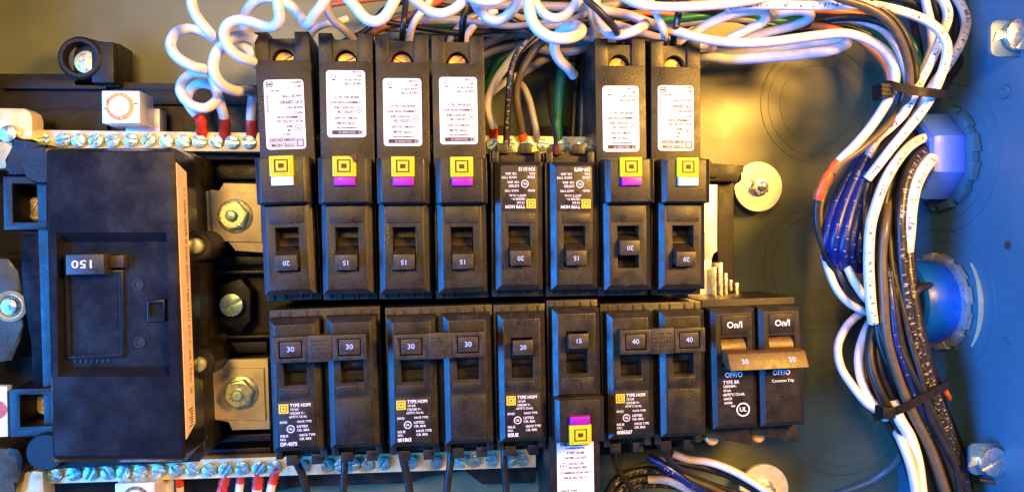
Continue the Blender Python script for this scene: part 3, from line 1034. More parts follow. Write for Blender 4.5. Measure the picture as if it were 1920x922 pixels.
def std_print(t, x, upper, serial, extra=None, ink='white_ink'):
    """white marking on the print field; reads with its top towards the bus"""
    d = 50.46
    b = B()
    R = PI
    # text coordinates: u to the right, v down from the top of the field, then turned by 180 degrees
    def tx(s, u, v, size, al='LEFT', sx=1.0, bold=.02): b.text(s, x + 7.6 - u, 41.0 + v, size, al, R, d, sx, bold)
    tx('TYPE HOM', 4.9, 1.1, 2.05, sx=.92, bold=.05)
    tx('10 kA', 4.9, 2.9, 1.55)
    tx('120/240 V~', 4.6, 4.6, 1.55, sx=.9)
    tx('60/75\u00b0C CU-AL', 4.4, 6.2, 1.4, sx=.85)
    tx('SWD', 0.2, 8.5, 1.5); tx('HACR TYPE', 7.8, 8.4, 1.35, sx=.9)
    tx('LISTED', 7.6, 10.6, 1.6); tx('CIR. BKR', 7.6, 12.3, 1.4)
    b.ring(x + 7.6 - 4.9, 41 + 11.5, 1.75, .34, d)
    tx('UL', 4.9, 11.5, 1.5, 'CENTER', bold=.03)
    tx('ISSUE', 0.2, 14.6, 1.5); tx(extra or 'HACR TYPE', 8.6, 14.5, 1.5, sx=.9); tx('CIR. BKR', 8.6, 16.2, 1.5, sx=.9)
    tx('NO.', .2, 16.2, 1.5)
    tx(serial, 0.2, 18.3, 2.3, bold=.06, sx=.9)
    p = b.build('marking', ink, t)
    b = B(); emblem(b, x + 7.6 - 2.1, 41 + 2.4, 2.1, d)
    b.build('emblem', 'yellow_ink', t)


def number(t_handle, s, x, y, d, size=2.9):
    b = B(); b.text(s, x, y, size, 'CENTER', PI, d, 1.05, .04)
    b.build('rating', 'handle_ink', t_handle)


def std_breaker(label, cat_group, loc, rot, rating, serial, extra=None):
    t = thing('circuit_breaker', label, 'breaker', loc, rot, cat_group)
    b = B(); std_body(b, -12.3, 12.3); std_pole(b, 0); b.build('body', 'breaker_plastic', t)
    h = handle_mesh(0).build('handle', 'handle_plastic', t)
    number(h, rating, 0, 18.5, 55.06)
    std_print(t, 0, True, serial, extra)
    terminal(t, 0, 69.0)
    return t


def double_breaker(label, cat_group, loc, rot, rating, serial, extra=None):
    t = thing('double_pole_breaker', label, 'breaker', loc, rot, cat_group)
    b = B(); std_body(b, -24.9, 24.9)
    for x in (-12.6, 12.6): std_pole(b, x)
    b.build('body', 'breaker_plastic', t)
    b = handle_mesh(-12.6, lever=True, top=54).bm
    bb = B()
    for x in (-12.6, 12.6):
        mk = bb._mark()
        bb.lathe([(5.8, -4.7), (5.8, 4.7)], 0, 0, 28)
        bb.xf(mk, Matrix.Translation(Vector((x, 23.0, 41.4))) @ Matrix(((0, 0, 1, 0), (1, 0, 0, 0), (0, 1, 0, 0), (0, 0, 0, 1))))
        bb.hexa([(x - 4.6, 17.5, 42), (x + 4.6, 17.5, 42), (x + 4.6, 27, 42), (x - 4.6, 27, 42)],
                [(x - 4.6, 12.5, 55.5), (x + 4.6, 12.5, 55.5), (x + 4.6, 20.5, 55.5), (x - 4.6, 20.5, 55.5)], .3)
    y0, y1, d0, d1 = 10.2, 21.8, 55.0, 59.4
    for x in (-12.6, 12.6):
        o = (-20.2, -5.2, y0, y1) if x < 0 else (5.2, 20.2, y0, y1)
        bb.frame(o, (x - 5.0, x + 5.0, y0 + 2.0, y1 - 2.0), d0, d1, .25, .25)
        bb.box(x - 4.55, x + 4.55, y0 + 2.4, y1 - 2.5, d0, d1 - .5, .35)
    bb.box(-5.3, 5.3, y0, y1, d0, d1 - .12, .25)
    for k in range(5):                                   # worn moulded marks in the middle of the tie
        for q in range(6):
            xx = -4.2 + q * 1.5 + random.uniform(-.3, .3)
            bb.box(xx, xx + random.uniform(.5, 1.1), y0 + 1.8 + k * 1.8, y0 + 2.5 + k * 1.8, d1 - .3, d1 + .12, .06)
    h = bb.build('handle_tie', 'handle_plastic', t)
    for x in (-12.6, 12.6): number(h, rating, x, 15.9, d1 - .44, 3.2)
    std_print(t, 12.6, False, serial, extra)
    for x in (-12.6, 12.6): terminal(t, x, 69.0)
    return t


def afci_label(t, kind, y0, y1):
    x0, x1 = -9.0, 8.6
    d = 42.3
    b = B()
    pts = []
    r = 1.6
    for (cx, cy, s) in ((x0 + r, y0 + r, 180), (x1 - r, y0 + r, 270), (x1 - r, y1 - r, 0), (x0 + r, y1 - r, 90)):
        for k in range(5):
            a = math.radians(s + 22.5 * k); pts.append((cx + r * math.cos(a), cy + r * math.sin(a)))
    b.prism(pts, 41.9, d, 0)
    lb = b.build('label_sticker', 'paper', t)
    d += .05
    h = y1 - y0
    b = B()
    W = x1 - x0
    # reading frame: u from the left edge, v down from the top edge, turned upside down
    def tx(s, u, v, size, al='LEFT', sx=1.0, bold=.045): b.text(s, x1 - u, y0 + v, size, al, PI, d + .05, sx, bold)
    if kind == 'a':
        tx('TYPE: HOM', 5.2, 1.9, 2.0, sx=1.0, bold=.03); tx('HOM120CAFI', 4.6, 4.3, 1.9, sx=1.0, bold=.03)
        b.flatframe(x1 - 4.0, x1 - 1.0, y0 + 1.2, y0 + 4.4, .35, d + .05)
        tx('120 V~', 6.2, 6.8, 1.5)
        b.ring(x1 - 3.0, y0 + 9.4, 1.7, .28, d + .05); tx('UL', 3.0, 9.4, 1.5, 'CENTER')
        tx('CIR.', 5.6, 8.6, 1.6); tx('BKR', 5.6, 10.4, 1.5)
        tx('ALSO LISTED AS', .9, 12.7, 1.75, sx=.92); tx('COMBINATION', .9, 14.6, 1.75, sx=.95); tx('AFCI', .9, 16.5, 1.75)
        tx('ISSUE NO.', .9, 18.9, 1.7); tx('DP-28940', .9, 21.4, 2.4, bold=.05)
        tx('HACR TYPE', .9, 24.2, 1.7); tx('60 Hz', 11.0, 26.6, 1.5); tx('40\u00b0C', .9, 28.6, 1.6); tx('60/75\u00b0C', .9, 30.4, 1.7)
        b.flatframe(x1 - 16.6, x1 - 13.6, y0 + h - 3.2, y0 + h - .9, .4, d + .05); b.flat(x1 - 16, x1 - 14.2, y0 + h - 2.5, y0 + h - 1.7, d + .05)
        for k in range(11): b.flat(x1 - 16.7, x1 - 15.7, y0 + 17 + k * .75, y0 + 17.4 + k * .75, d + .05)
        b.build('print', 'ink', lb)
        b = B(); b.flat(x0 + 1.0, x1 - .6, y0 + .8, y0 + 5.4, d); b.build('band', 'grey_band', lb)
    else:
        tx('SCHNEIDER ELECTRIC', W / 2, 4.3, .95, 'CENTER')
        tx('TYPE HOM', W / 2, 6.6, 1.75, 'CENTER'); tx('HOM115CAFI', W / 2, 8.9, 1.7, 'CENTER')
        b.ring(x1 - 3.0, y0 + 12.6, 1.6, .28, d + .05); tx('UL', 3.0, 12.6, 1.4, 'CENTER')
        tx('LISTED CIR.', 5.4, 11.7, 1.6, sx=.95); tx('AFCI/GFCI BKR', 5.4, 13.6, 1.5, sx=.9)
        tx('COMBINATION AFCI', W / 2, 16.0, 1.6, 'CENTER', sx=.98); tx('ISSUE NO. AL-71', W / 2, 18.4, 1.6, 'CENTER')
        tx('HACR TYPE', 1.6, 24.6, 1.5); tx('10 kA 120 V~', 1.6, 26.3, 1.45); tx('40\u00b0C', 1.6, 28.2, 1.4); tx('CU-AL', 1.6, 29.9, 1.5)
        b.ring(x1 - 14.2, y0 + h - 2.6, 1.0, .3, d + .05); b.flat(x1 - 15, x1 - 13.4, y0 + h - 4.6, y0 + h - 4.0, d + .05)
        b.build('print', 'ink', lb)
        b = B(); b.flat(x0 + 2.2, x1 - 1.6, y0 + 1.3, y0 + 3.2, d); b.build('brand_bar', 'dark_ink', lb)
        b = B(); b.text('SQUARE D', 0, y0 + 2.25, 1.5, 'CENTER', PI, d + .06, 1.1, .02); b.flatframe(x1 - 3.4, x1 - 1.9, y0 + 1.55, y0 + 2.95, .25, d + .06)
        b.build('brand_print', 'grey_band', lb)


def afci_breaker(label, group, loc, rot, rating, kind, tab, lab0, lab1, sw=2.0, mid=False, L=122.4, chip=False, wide=False):
    t = thing('circuit_breaker', label, 'breaker', loc, rot, group)
    b = B()
    b.box(-12.3, 12.3, 0, 44, 0, 41, .5)                       # switch end
    b.box(-12.2, 12.2, 43.6, 109.6, 0, 41.9, .5)               # electronics end
    b.box(-12.2, 12.2, 109.2, L, 0, 24, .4)
    for x0, x1 in ((-12.2, -6.0), (5.6, 12.2)): b.box(x0, x1, 109.0, L, 23.6, 41.9, .4)
    # sloping shelf behind the notch with a half round screw opening
    pts = [(-6.1, 119.6), (-6.1, 109.4)]
    n = 12
    R = 5.3
    for k in range(n + 1):
        a = PI - PI * k / n
        pts.append((-.2 + R * math.cos(a), 109.4 + (R + .6) * math.sin(a)))
    pts += [(5.7, 109.4), (5.7, 119.6)]
    b.prism(pts, 30.0, 40.6, 0)
    # handle section and button section of the front
    b.front((-11.6, 11.6, 2.8, 45.4), (-5.0, 5.0, 13.6, 33.2), [(40.6, 0), (49.8, .5), (51.6, 2.9)])
    b.box(-11.7, 11.9, 43.5, 64.0, 40.6, 55.4, .2, .3, .1)
    b.box(-11.4, 11.6, 43.7, 63.9, 55.2, 57.0, .25, 2.3, .5)
    b.box(-7.6, 7.6, 35.0, 42.6, 51.2, 51.95, .2)
    for q in (-9.2, -4.2, 3.2, 8.0): b.box(q - .5, q + .5, .6, 4.2, 40.6, 41.45, .12)
    b.build('body', 'breaker_plastic', t)
    b = handle_mesh(0, 17.6 if not mid else 23.0, 56.4 if not mid else 55.4)
    h = b.build('handle', 'handle_plastic', t)
    number(h, rating, 0, 17.6 if not mid else 23.0, (56.4 if not mid else 55.4) + .06, 2.9)
    b = B()
    bx = .2
    b.box(bx - 5.2, bx + 5.2, 55.2, 64.4, 56.6, 58.4, .35, .15, .15)
    b.frame((bx - 3.9, bx + 3.9, 56.3, 63.5), (bx - 3.0, bx + 3.0, 57.1, 62.7), 58.2, 58.8, .1, .08)
    b.frame((bx - 2.3, bx + 2.3, 57.7, 62.1), (bx - 1.2, bx + 1.2, 58.9, 60.9), 58.2, 58.8, .1, .08)
    tb = b.build('test_button', 'yellow_button', t)
    b = B(); b.flat(bx - 3.0, bx + 3.0, 57.1, 57.62, 58.46); b.flat(bx - 3.0, bx + 3.0, 62.2, 62.7, 58.46)
    b.flat(bx - 3.0, bx - 2.4, 57.62, 62.2, 58.46); b.flat(bx + 2.4, bx + 3.0, 57.62, 62.2, 58.46); b.flat(bx - 1.15, bx + 1.15, 58.95, 60.85, 58.46)
    b.build('groove', 'dark_ink', tb)
    if chip:
        b = B(); b.prism([(bx + 2.6, 65.0), (bx + 5.4, 65.0), (bx + 5.4, 61.4), (bx + 4.4, 61.6), (bx + 3.6, 63.0)], 57, 59.0, .2); b.build('red_smear', 'maroon', tb)
    b = B(); b.box(bx - 4.6, bx + 4.9, 51.2, 55.3, 56.6, 59.0, .45, .15, .15); b.build('indicator_tab', tab, t)
    afci_label(t, kind, lab0, lab1)
    # brass terminal screw seen through the opening
    b = B()
    slot_head(b, -.2, 110.2, 4.4, 20, 36.8, random.uniform(-.5, .9), .13, 1.2, dome=.6)
    b.build('terminal_screw', 'screw_brass', t)
    return t


GU, GL = 'breakers of the upper row', 'breakers of the lower row'
afci_breaker('black arc-fault breaker with white tab, leftmost of the upper row', GU, (12.0, 2.6, BASE), 1.77, '20', 'a', 'white_plastic', 69.0, 100.6)
afci_breaker('black arc-fault breaker with purple tab and a red smear on its yellow button', GU, (37.3, 2.4, BASE), .28, '15', 'b', 'purple', 74.6, 105.2, chip=True)
afci_breaker('black arc-fault breaker with purple tab, third from left in upper row', GU, (62.6, 2.2, BASE), .11, '15', 'b', 'purple', 70.8, 102.0)
afci_breaker('black arc-fault breaker with purple tab, left neighbour of the short upper breakers', GU, (88.8, 2.0, BASE), .34, '15', 'b', 'purple', 71.8, 103.0)
std_breaker('short black breaker marked 20 in the upper row, left of the two short ones', GU, (114.8, 2.2, BASE), -.3, '20', 'KH-2115')
s5 = std_breaker('short black breaker marked 15 in the upper row, with dark red wire stub on top', GU, (140.6, 1.9, BASE), -.15, '15', 'DP-4075')
afci_breaker('black arc-fault breaker with purple tab and its handle tripped to the middle', GU, (165.6, 1.7, BASE), .14, '20', 'b', 'purple', 68.6, 99.8, mid=True)
afci_breaker('black arc-fault breaker with white tab, rightmost of the upper row', GU, (191.6, 1.5, BASE), -.45, '20', 'a', 'white_plastic', 69.2, 100.4)

double_breaker('black double breaker marked 30 at the left end of the lower row', GL, (25.5, -1.2, BASE), 181.0, '30', 'DP-4075')
double_breaker('black double breaker marked 30, second from left in the lower row', GL, (77.6, -1.4, BASE), 180.7, '30', '001863')
std_breaker('single black breaker marked 20 with white print in the lower row', GL, (115.4, -1.3, BASE), 180.4, '20', 'ISSUE')
afci_breaker('inverted arc-fault breaker marked 15 with purple tab in the lower row', GL, (140.8, 0.2, BASE), 180.2, '15', 'b', 'purple', 66.0, 97.2)
double_breaker('black double breaker marked 40 with brown handle tie in the lower row', GL, (179.2, -2.0, BASE), 180.35, '40', '0085567')


# the odd double breaker at the right end of the lower row
def odd_double():
    t = thing('double_pole_breaker', 'glossy black double breaker with On and OFF print at right end of lower row', 'breaker', (228.3, -1.1, BASE), 180.9, GL)
    b = B()
    b.box(-23.6, 23.6, 0, 61.0, 0, 40, .5)
    for x in (-11.8, 11.8):
        b.box(x - 11.6, x + 11.6, 60.6, 63.4, 0, 40, .4)
        b.prism([(x - 11.7, 63.0), (x + 11.7, 63.0), (x + 11.7, 66.5), (x + 8.8, 66.9), (x - 3.0, 69.8), (x - 11.7, 72.0)], 10, 40.0, .4)
        b.front((x - 11.5, x + 11.3, 3.2, 61.2), (x - 6.4, x + 6.4, 17.2, 31.0), [(39.6, 0), (48.4, .5), (50.0, 2.7)])
        b.box(x - 6.2, x + 6.2, 6.8, 15.8, 49.4, 50.6, .4)
    b.build('body', 'black_plastic', t)
    bb = B()
    for x in (-11.8, 11.8):
        mk = bb._mark()
        bb.lathe([(8.4, -6.0), (8.4, 6.0)], 0, 0, 32)
        bb.xf(mk, Matrix.Translation(Vector((x, 24.0, 41.4))) @ Matrix(((0, 0, 1, 0), (1, 0, 0, 0), (0, 1, 0, 0), (0, 0, 0, 1))))
        bb.hexa([(x - 5.6, 21, 42), (x + 5.6, 21, 42), (x + 5.6, 28, 42), (x - 5.6, 28, 42)],
                [(x - 5.6, 24.4, 57), (x + 5.6, 24.4, 57), (x + 5.6, 30.4, 57), (x - 5.6, 30.4, 57)], .3)
    bb.hexa([(-18.8, 22.6, 54.5), (19.2, 22.6, 54.5), (19.2, 31.0, 56.5), (-18.8, 31.0, 56.5)],
            [(-18.6, 23.4, 59.4), (19.0, 23.4, 59.4), (19.0, 30.6, 63.0), (-18.6, 30.6, 63.0)], .5)
    h = bb.build('handle_tie', 'tie_brown', t)
    for x in (-11.2, 11.4):
        nb = B(); mk = nb._mark(); nb.text('30', 0, 0, 3.4, 'CENTER', PI, .08, 1.05, .05)
        nb.xf(mk, Matrix.Translation(Vector((x, 27.0, 61.2))) @ Matrix.Rotation(math.atan2(3.6, 7.2), 4, 'X')); nb.build('rating', 'handle_ink', h)
    b = B()
    for x in (-11.8, 11.8): b.text('On/I', x - .2, 11.3, 4.2, 'CENTER', PI, 50.68, 1.0, .08)
    b.build('on_print', 'white_ink', t); b = B()
    for x in (-11.8, 11.8): b.text('OFF/O', x + .6, 35.0, 3.4, 'CENTER', PI, 50.1, .9, .06)
    x = 11.8
    for k, (s, u, z) in enumerate((('TYPE BR', 4.4, 2.3), ('120/240V~', 4.4, 1.6), ('10 kA', 4.4, 1.6), ('60/75\u00b0C CU-AL', 4.4, 1.7), ('HACR', 4.2, 1.6), ('LISTED', 4.0, 1.4))):
        b.text(s, x + u + 1.6, 38.4 + k * 1.95, z, 'LEFT', PI, 50.1, .95, .03)
    b.text('Common Trip', -11.8, 38.8, 1.9, 'CENTER', PI, 50.1, 1.0, .02)
    b.ring(x - 3.6, 51.6, 3.3, .6, 50.1, 32); b.text('UL', x - 3.6, 51.6, 2.9, 'CENTER', PI, 50.1, 1, .06)
    b.text('cus', x + 2.4, 49.6, 1.6, 'LEFT', PI, 50.1, 1, .03)
    b.build('marking', 'white_ink', t)
    for x in (-11.8, 11.8):
        b = B(); b.lathe([(3.3, 28), (3.3, 36.4), (2.6, 37)], x + 6.6, 68.6, 18); b.box(x + 3.6, x + 9.4, 66.4, 70.4, 22, 32, .3); b.build('terminal_screw', 'screw_brass', t)
    return t


odd_double()
# dark red stub on top of the short breaker marked 15
wire('black_wire', 'thin black wire with dark red stub entering the top of the short breaker marked 15', 'w_black', 1.0,
     [(1024, 150, 22), (1026, 175, 26), (1034, 223, 40), (1041, 262, 56), (1043, 292, 60)], sleeve=(1, 4.0, 'maroon'))
#WIRES
# ---------------------------------------------------------------- wires
def strap(name, label, pts, side, wd, th):
    """cable tie: a closed flat strap through panel points"""
    path = catmull(list(pts) + [pts[0]], 1.2)[:-1]
    o = path[0].copy()
    sec = [(-th / 2, -wd / 2), (th / 2, -wd / 2), (th / 2, wd / 2), (-th / 2, wd / 2)]
    ob = thing(name, label, 'cable tie', tuple(o), group='black cable ties')
    obj('strap', sweep('strap', path, 1, 'tie_plastic', o, section=sec, side=side, closed=True), ob)
    return ob, o


CO = 'white coiled pigtails along the top'
wire('white_wire', 'white coiled wire with red end, leftmost, looping into the upper neutral bar', 'w_white', 2.45,
     [(357, -18, 70), (359, 2, 72), (364, 22, 74), (378, 44, 76), (393, 62, 74), (399, 70, 66), (385, 62, 60), (352, 54, 60), (329, 63, 64), (320, 85, 68), (333, 108, 72),
      (362, 125, 72), (388, 131, 66), (392, 136, 58), (364, 137, 52), (345, 150, 52), (338, 168, 54), (347, 187, 56), (365, 200, 58), (385, 203, 58), (402, 193, 54), (408, 178, 46),
      (399, 162, 42), (384, 157, 42), (366, 161, 41), (354, 174, 41), (352, 192, 42), (362, 208, 42), (374, 222, 41), (378, 242, 38), (379, 258, 35)], CO, sleeve=(1, 11.5, 'red_tape'))
wire('white_wire', 'white coiled wire ending in the second red tape of the upper neutral bar', 'w_white', 2.45,
     [(478, 108, 58), (465, 92, 60), (446, 84, 60), (424, 88, 60), (406, 104, 58), (397, 128, 54), (401, 152, 50), (411, 187, 46), (420, 220, 42), (421, 240, 38), (420, 260, 35)], CO, sleeve=(1, 10, 'red_tape'))
wire('white_wire', 'white looped wire passing behind the leftmost upper breaker to a red end', 'w_white', 2.6,
     [(480, 76, 62), (462, 68, 63), (440, 70, 65), (418, 84, 67), (403, 106, 68), (400, 130, 68), (408, 150, 66), (422, 163, 62), (444, 171, 54), (464, 170, 45), (474, 176, 39), (472, 200, 38), (471, 225, 38), (472, 245, 36), (473, 262, 34)], CO, sleeve=(1, 9.5, 'red_tape'))
wire('white_wire', 'white wire curling over the corner of the leftmost upper breaker', 'w_white', 2.45,
     [(484, 122, 55), (470, 114, 63), (446, 105, 68), (429, 89, 71), (420, 65, 73), (427, 46, 75), (446, 38, 76), (473, 42, 77), (500, 50, 78), (514, 50, 80), (524, 36, 83), (522, 14, 86), (519, -14, 88)], CO)
wire('white_wire', 'white wire arching between the first two loops at the top edge', 'w_white', 2.4,
     [(461, 84, 46), (459, 56, 54), (459, 32, 60), (473, 8, 66), (497, -4, 70), (531, 2, 71), (551, 17, 71), (566, 34, 70), (572, 46, 72), (580, 44, 78), (588, 30, 82), (602, 12, 85), (616, -12, 86)], CO)
wire('white_wire', 'shade-toned white wire dropping behind the gap between first and second upper breaker', 'w_grey_shaded', 2.2,
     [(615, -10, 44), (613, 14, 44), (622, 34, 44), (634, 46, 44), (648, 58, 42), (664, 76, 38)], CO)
wire('white_wire', 'short white wire rising from between the first two upper breakers', 'w_white', 1.9,
     [(578, 92, 26), (581, 68, 30), (592, 54, 34), (609, 46, 36), (628, 43, 36), (650, 36, 32)], CO)
wire('white_wire', 'white coil turn hanging above the second and third upper breakers', 'w_white', 2.55,
     [(646, -14, 84), (652, -3, 84), (664, 10, 84), (680, 30, 85), (695, 40, 86), (709, 40, 86), (723, 30, 87), (734, 12, 88), (744, -8, 88)], CO)
wire('white_wire', 'white coil turn hanging above the third and fourth upper breakers', 'w_white', 2.4,
     [(766, -12, 78), (780, 3, 78), (795, 15, 78), (811, 24, 79), (830, 26, 80), (849, 19, 80), (866, 5, 81), (880, -12, 82)], CO)
wire('white_wire', 'white coil turn touching the top edge right of the fourth breaker', 'w_white', 2.4,
     [(872, -18, 84), (886, -3, 84), (907, 3, 85), (930, 1, 85), (952, -12, 85)], CO)
wire('white_wire', 'white coil turn hanging in front of the grey bundle at top centre', 'w_white', 2.5,
     [(886, -6, 70), (893, 10, 70), (904, 25, 71), (917, 36, 72), (933, 39, 73), (948, 32, 74), (962, 18, 76), (976, -2, 78), (984, -16, 78)], CO)
wire('white_wire', 'largest white coil turn with a hooked tail above the short breakers', 'w_white', 2.7,
     [(989, -16, 86), (991, 2, 86), (993, 22, 86), (999, 42, 86), (1010, 57, 87), (1029, 69, 88), (1051, 73, 88), (1074, 70, 86), (1088, 62, 80), (1088, 53, 72), (1075, 49, 66), (1058, 54, 62), (1046, 66, 58),
      (1040, 82, 54), (1041, 98, 50), (1051, 115, 46), (1066, 129, 42), (1076, 142, 38)], CO)
wire('white_wire', 'white coil turn behind the largest one at top centre', 'w_white', 2.4,
     [(999, -10, 72), (1004, 6, 72), (1012, 18, 72), (1026, 31, 72), (1041, 35, 73), (1058, 30, 74), (1074, 14, 76), (1092, -10, 78)], CO)
wire('white_wire', 'white wire hooking round behind the black lead at the seventh breaker', 'w_white', 2.5,
     [(1116, -12, 60), (1118, 16, 62), (1123, 40, 64), (1134, 57, 66), (1150, 66, 68), (1169, 65, 70), (1190, 58, 72), (1204, 50, 70), (1210, 44, 60), (1200, 36, 52)], CO)
wire('grey_wire', 'shade-toned grey white wire hanging straight down at top centre right', 'w_grey_shaded', 2.1, [(1100, -10, 52), (1103, 10, 52), (1111, 39, 52), (1115, 62, 48), (1118, 90, 42)])
wire('black_wire', 'black wire running down into the notch of the tripped breaker', 'w_black', 1.75,
     [(1092, -12, 84), (1102, 2, 84), (1120, 18, 84), (1137, 36, 82), (1153, 54, 76), (1160, 70, 64), (1162, 80, 52), (1162, 90, 46)])
wire('black_wire', 'black wire entering the notch of the fourth upper breaker', 'w_black', 1.75, [(878, -14, 60), (874, 10, 60), (869, 36, 60), (866, 58, 56), (865, 72, 52), (864, 84, 46)])
wire('black_wire', 'black wire entering the notch of the third upper breaker', 'w_black', 1.6, [(762, -12, 52), (760, 14, 54), (757, 40, 56), (755, 60, 54), (754, 72, 51), (753, 84, 46)])
wire('pink_wire', 'pinkish grey wire beside the black lead of the third upper breaker', 'w_pink', 1.9, [(812, -8, 44), (798, 14, 44), (785, 30, 44), (774, 48, 44), (768, 74, 42), (766, 100, 36)])
wire('pink_wire', 'pinkish wire entering the notch of the rightmost upper breaker', 'w_pink', 1.9, [(1216, -6, 70), (1226, 16, 72), (1236, 36, 72), (1243, 56, 70), (1247, 72, 60), (1249, 82, 52), (1250, 92, 46)])
wire('black_wire', 'dark blue black printed wire entering the rightmost upper breaker', 'w_black_print', 1.8, [(1271, 4, 68), (1272, 22, 70), (1270, 40, 70), (1265, 60, 64), (1263, 74, 56), (1262, 88, 46)])

# long runs along the top right
TR = 'wires running along the top right'
wire('white_wire', 'white wire running along the top edge from centre to upper right', 'w_white', 2.35,
     [(1150, -16, 78), (1175, -2, 80), (1198, 8, 82), (1237, 13, 83), (1284, 13, 83), (1335, 10, 82), (1383, 5, 80), (1430, -3, 78), (1470, -16, 76)], TR)
wire('white_wire', 'white printed wire sweeping over the top right and down through the upper tie', 'w_white_print', 2.35,
     [(1360, 16, 70), (1400, 11, 73), (1450, 10, 76), (1517, 11, 78), (1580, 10, 80), (1623, 9, 80), (1667, 16, 80), (1710, 28, 80), (1743, 43, 80), (1764, 62, 80), (1775, 84, 80), (1774, 110, 80), (1765, 140, 79),
      (1753, 168, 78), (1738, 195, 76), (1713, 229, 74), (1673, 276, 72), (1648, 308, 70), (1626, 336, 67)], TR)
wire('white_wire', 'white hairpin loop at top right, left of the two', 'w_white', 2.5,
     [(1296, 66, 60), (1320, 50, 62), (1342, 39, 64), (1375, 26, 66), (1408, 20, 68), (1428, 20, 68), (1437, 29, 66), (1430, 42, 62), (1400, 57, 58), (1366, 74, 54)], TR)
wire('white_wire', 'white hairpin loop at top right, right of the two', 'w_white', 2.5,
     [(1436, 36, 56), (1448, 30, 60), (1467, 24, 63), (1500, 20, 65), (1517, 25, 64), (1518, 35, 61), (1492, 47, 57), (1433, 62, 52), (1388, 76, 48)], TR)
wire('pink_wire', 'long pinkish wire sweeping from top centre to the orange sleeve beside the tie', 'w_pink', 2.4,
     [(1120, 14, 48), (1133, 20, 50), (1175, 28, 54), (1206, 39, 58), (1237, 50, 62), (1269, 59, 66), (1310, 71, 70), (1350, 78, 72), (1390, 81, 74), (1440, 79, 76), (1490, 73, 76), (1533, 67, 76), (1583, 63, 76),
      (1615, 70, 76), (1640, 82, 76), (1662, 100, 76), (1676, 123, 76), (1678, 150, 76), (1670, 178, 76), (1655, 205, 75), (1628, 244, 74), (1600, 276, 73), (1572, 304, 72), (1556, 324, 71), (1541, 350, 70), (1533, 374, 68)], TR, sleeve=(1, 19, 'orange_tape'))
wire('white_wire', 'thick white folded loop below the pink wire right of the upper row', 'w_white', 2.9,
     [(1306, 112, 30), (1320, 107, 34), (1367, 112, 40), (1433, 108, 46), (1517, 101, 50), (1565, 93, 52), (1587, 83, 52), (1585, 76, 50), (1560, 77, 46), (1500, 86, 42), (1433, 94, 36), (1350, 99, 30), (1300, 97, 26)], TR)
wire('orange_wire', 'thin orange wire glimpsed under the top white wire', 'w_orange', 1.5, [(1150, 28, 46), (1184, 26, 47), (1225, 25, 47), (1264, 27, 46), (1300, 30, 44)], TR)
wire('green_wire', 'green wire between the white top wire and the hairpins', 'w_green', 2.2, [(1210, 48, 44), (1245, 38, 45), (1290, 33, 46), (1345, 28, 46), (1400, 26, 44), (1460, 40, 40), (1530, 30, 42)], TR)
wire('grey_wire', 'speckled shade-toned grey wire under the green one beside the rightmost breaker lead', 'w_grey_shaded', 1.9, [(1240, 54, 42), (1275, 46, 43), (1310, 42, 44), (1345, 36, 44), (1400, 38, 42), (1470, 52, 38)], TR)
wire('orange_wire', 'dark orange wire diving under the white sweep at upper right', 'w_orange', 1.9, [(1500, 20, 50), (1540, 20, 54), (1575, 22, 56), (1606, 27, 56), (1640, 46, 54), (1670, 80, 52)], TR)
wire('orange_wire', 'orange wire following under the pinkish wire towards the upper tie', 'w_orange', 1.9, [(1520, 48, 60), (1545, 51, 62), (1580, 60, 64), (1615, 78, 64), (1645, 104, 64), (1664, 132, 64), (1668, 164, 64), (1660, 190, 62)], TR)
wire('green_wire', 'green wire emerging from the black bundle above the upper tie', 'w_green', 2.1, [(1480, 42, 36), (1540, 28, 46), (1590, 32, 56), (1620, 44, 60), (1645, 64, 60), (1671, 92, 58), (1690, 130, 56), (1696, 170, 54)], TR)
wire('green_wire', 'green wire curving down just left of the printed white pair', 'w_green', 2.3, [(1660, 44, 48), (1692, 62, 50), (1711, 86, 52), (1722, 108, 52), (1727, 134, 52), (1722, 160, 54), (1710, 190, 52)], TR)
wire('white_wire', 'bluish white wire curving down between the dark wires to the upper tie', 'w_white', 2.3, [(1560, 36, 50), (1600, 36, 58), (1628, 42, 64), (1654, 54, 66), (1674, 74, 66), (1688, 98, 66), (1698, 128, 66), (1704, 160, 66), (1698, 190, 64)], TR)
wire('tan_wire', 'glossy tan black wire crossing diagonally over the white sweep', 'w_tan', 2.0, [(1556, -10, 86), (1580, 0, 87), (1623, 13, 88), (1652, 29, 88), (1673, 50, 87), (1688, 76, 85), (1699, 106, 82), (1705, 140, 79), (1704, 170, 77), (1692, 205, 70), (1668, 240, 64)], TR)
wire('black_wire', 'black wire beside the tan one crossing at upper right', 'w_black', 2.0, [(1590, -12, 80), (1630, 6, 80), (1664, 26, 80), (1688, 52, 79), (1704, 84, 78), (1714, 120, 76), (1716, 160, 74), (1704, 200, 68), (1680, 240, 62)], TR)
wire('black_wire', 'black wire running level below the top white run at upper right', 'w_black', 2.0, [(1420, 60, 46), (1500, 46, 50), (1570, 34, 60), (1623, 35, 66), (1660, 46, 70), (1690, 70, 70), (1710, 104, 70), (1718, 140, 68), (1712, 175, 66), (1690, 220, 60)], TR)
wire('white_wire', 'white printed wire dropping from the top edge through the upper tie', 'w_white_print', 2.35, [(1758, -14, 74), (1770, 4, 74), (1777, 22, 74), (1776, 40, 74), (1768, 60, 73), (1758, 86, 73), (1742, 122, 74), (1724, 156, 75), (1710, 186, 74), (1692, 216, 71), (1668, 240, 68), (1645, 260, 65), (1634, 280, 62), (1627, 299, 60)], TR)
wire('white_wire', 'straight bluish white wire from the top edge left of the printed pair', 'w_white', 2.2, [(1732, -14, 60), (1738, 14, 60), (1744, 40, 60), (1747, 68, 60), (1746, 92, 60), (1736, 122, 62), (1722, 150, 64)], TR)
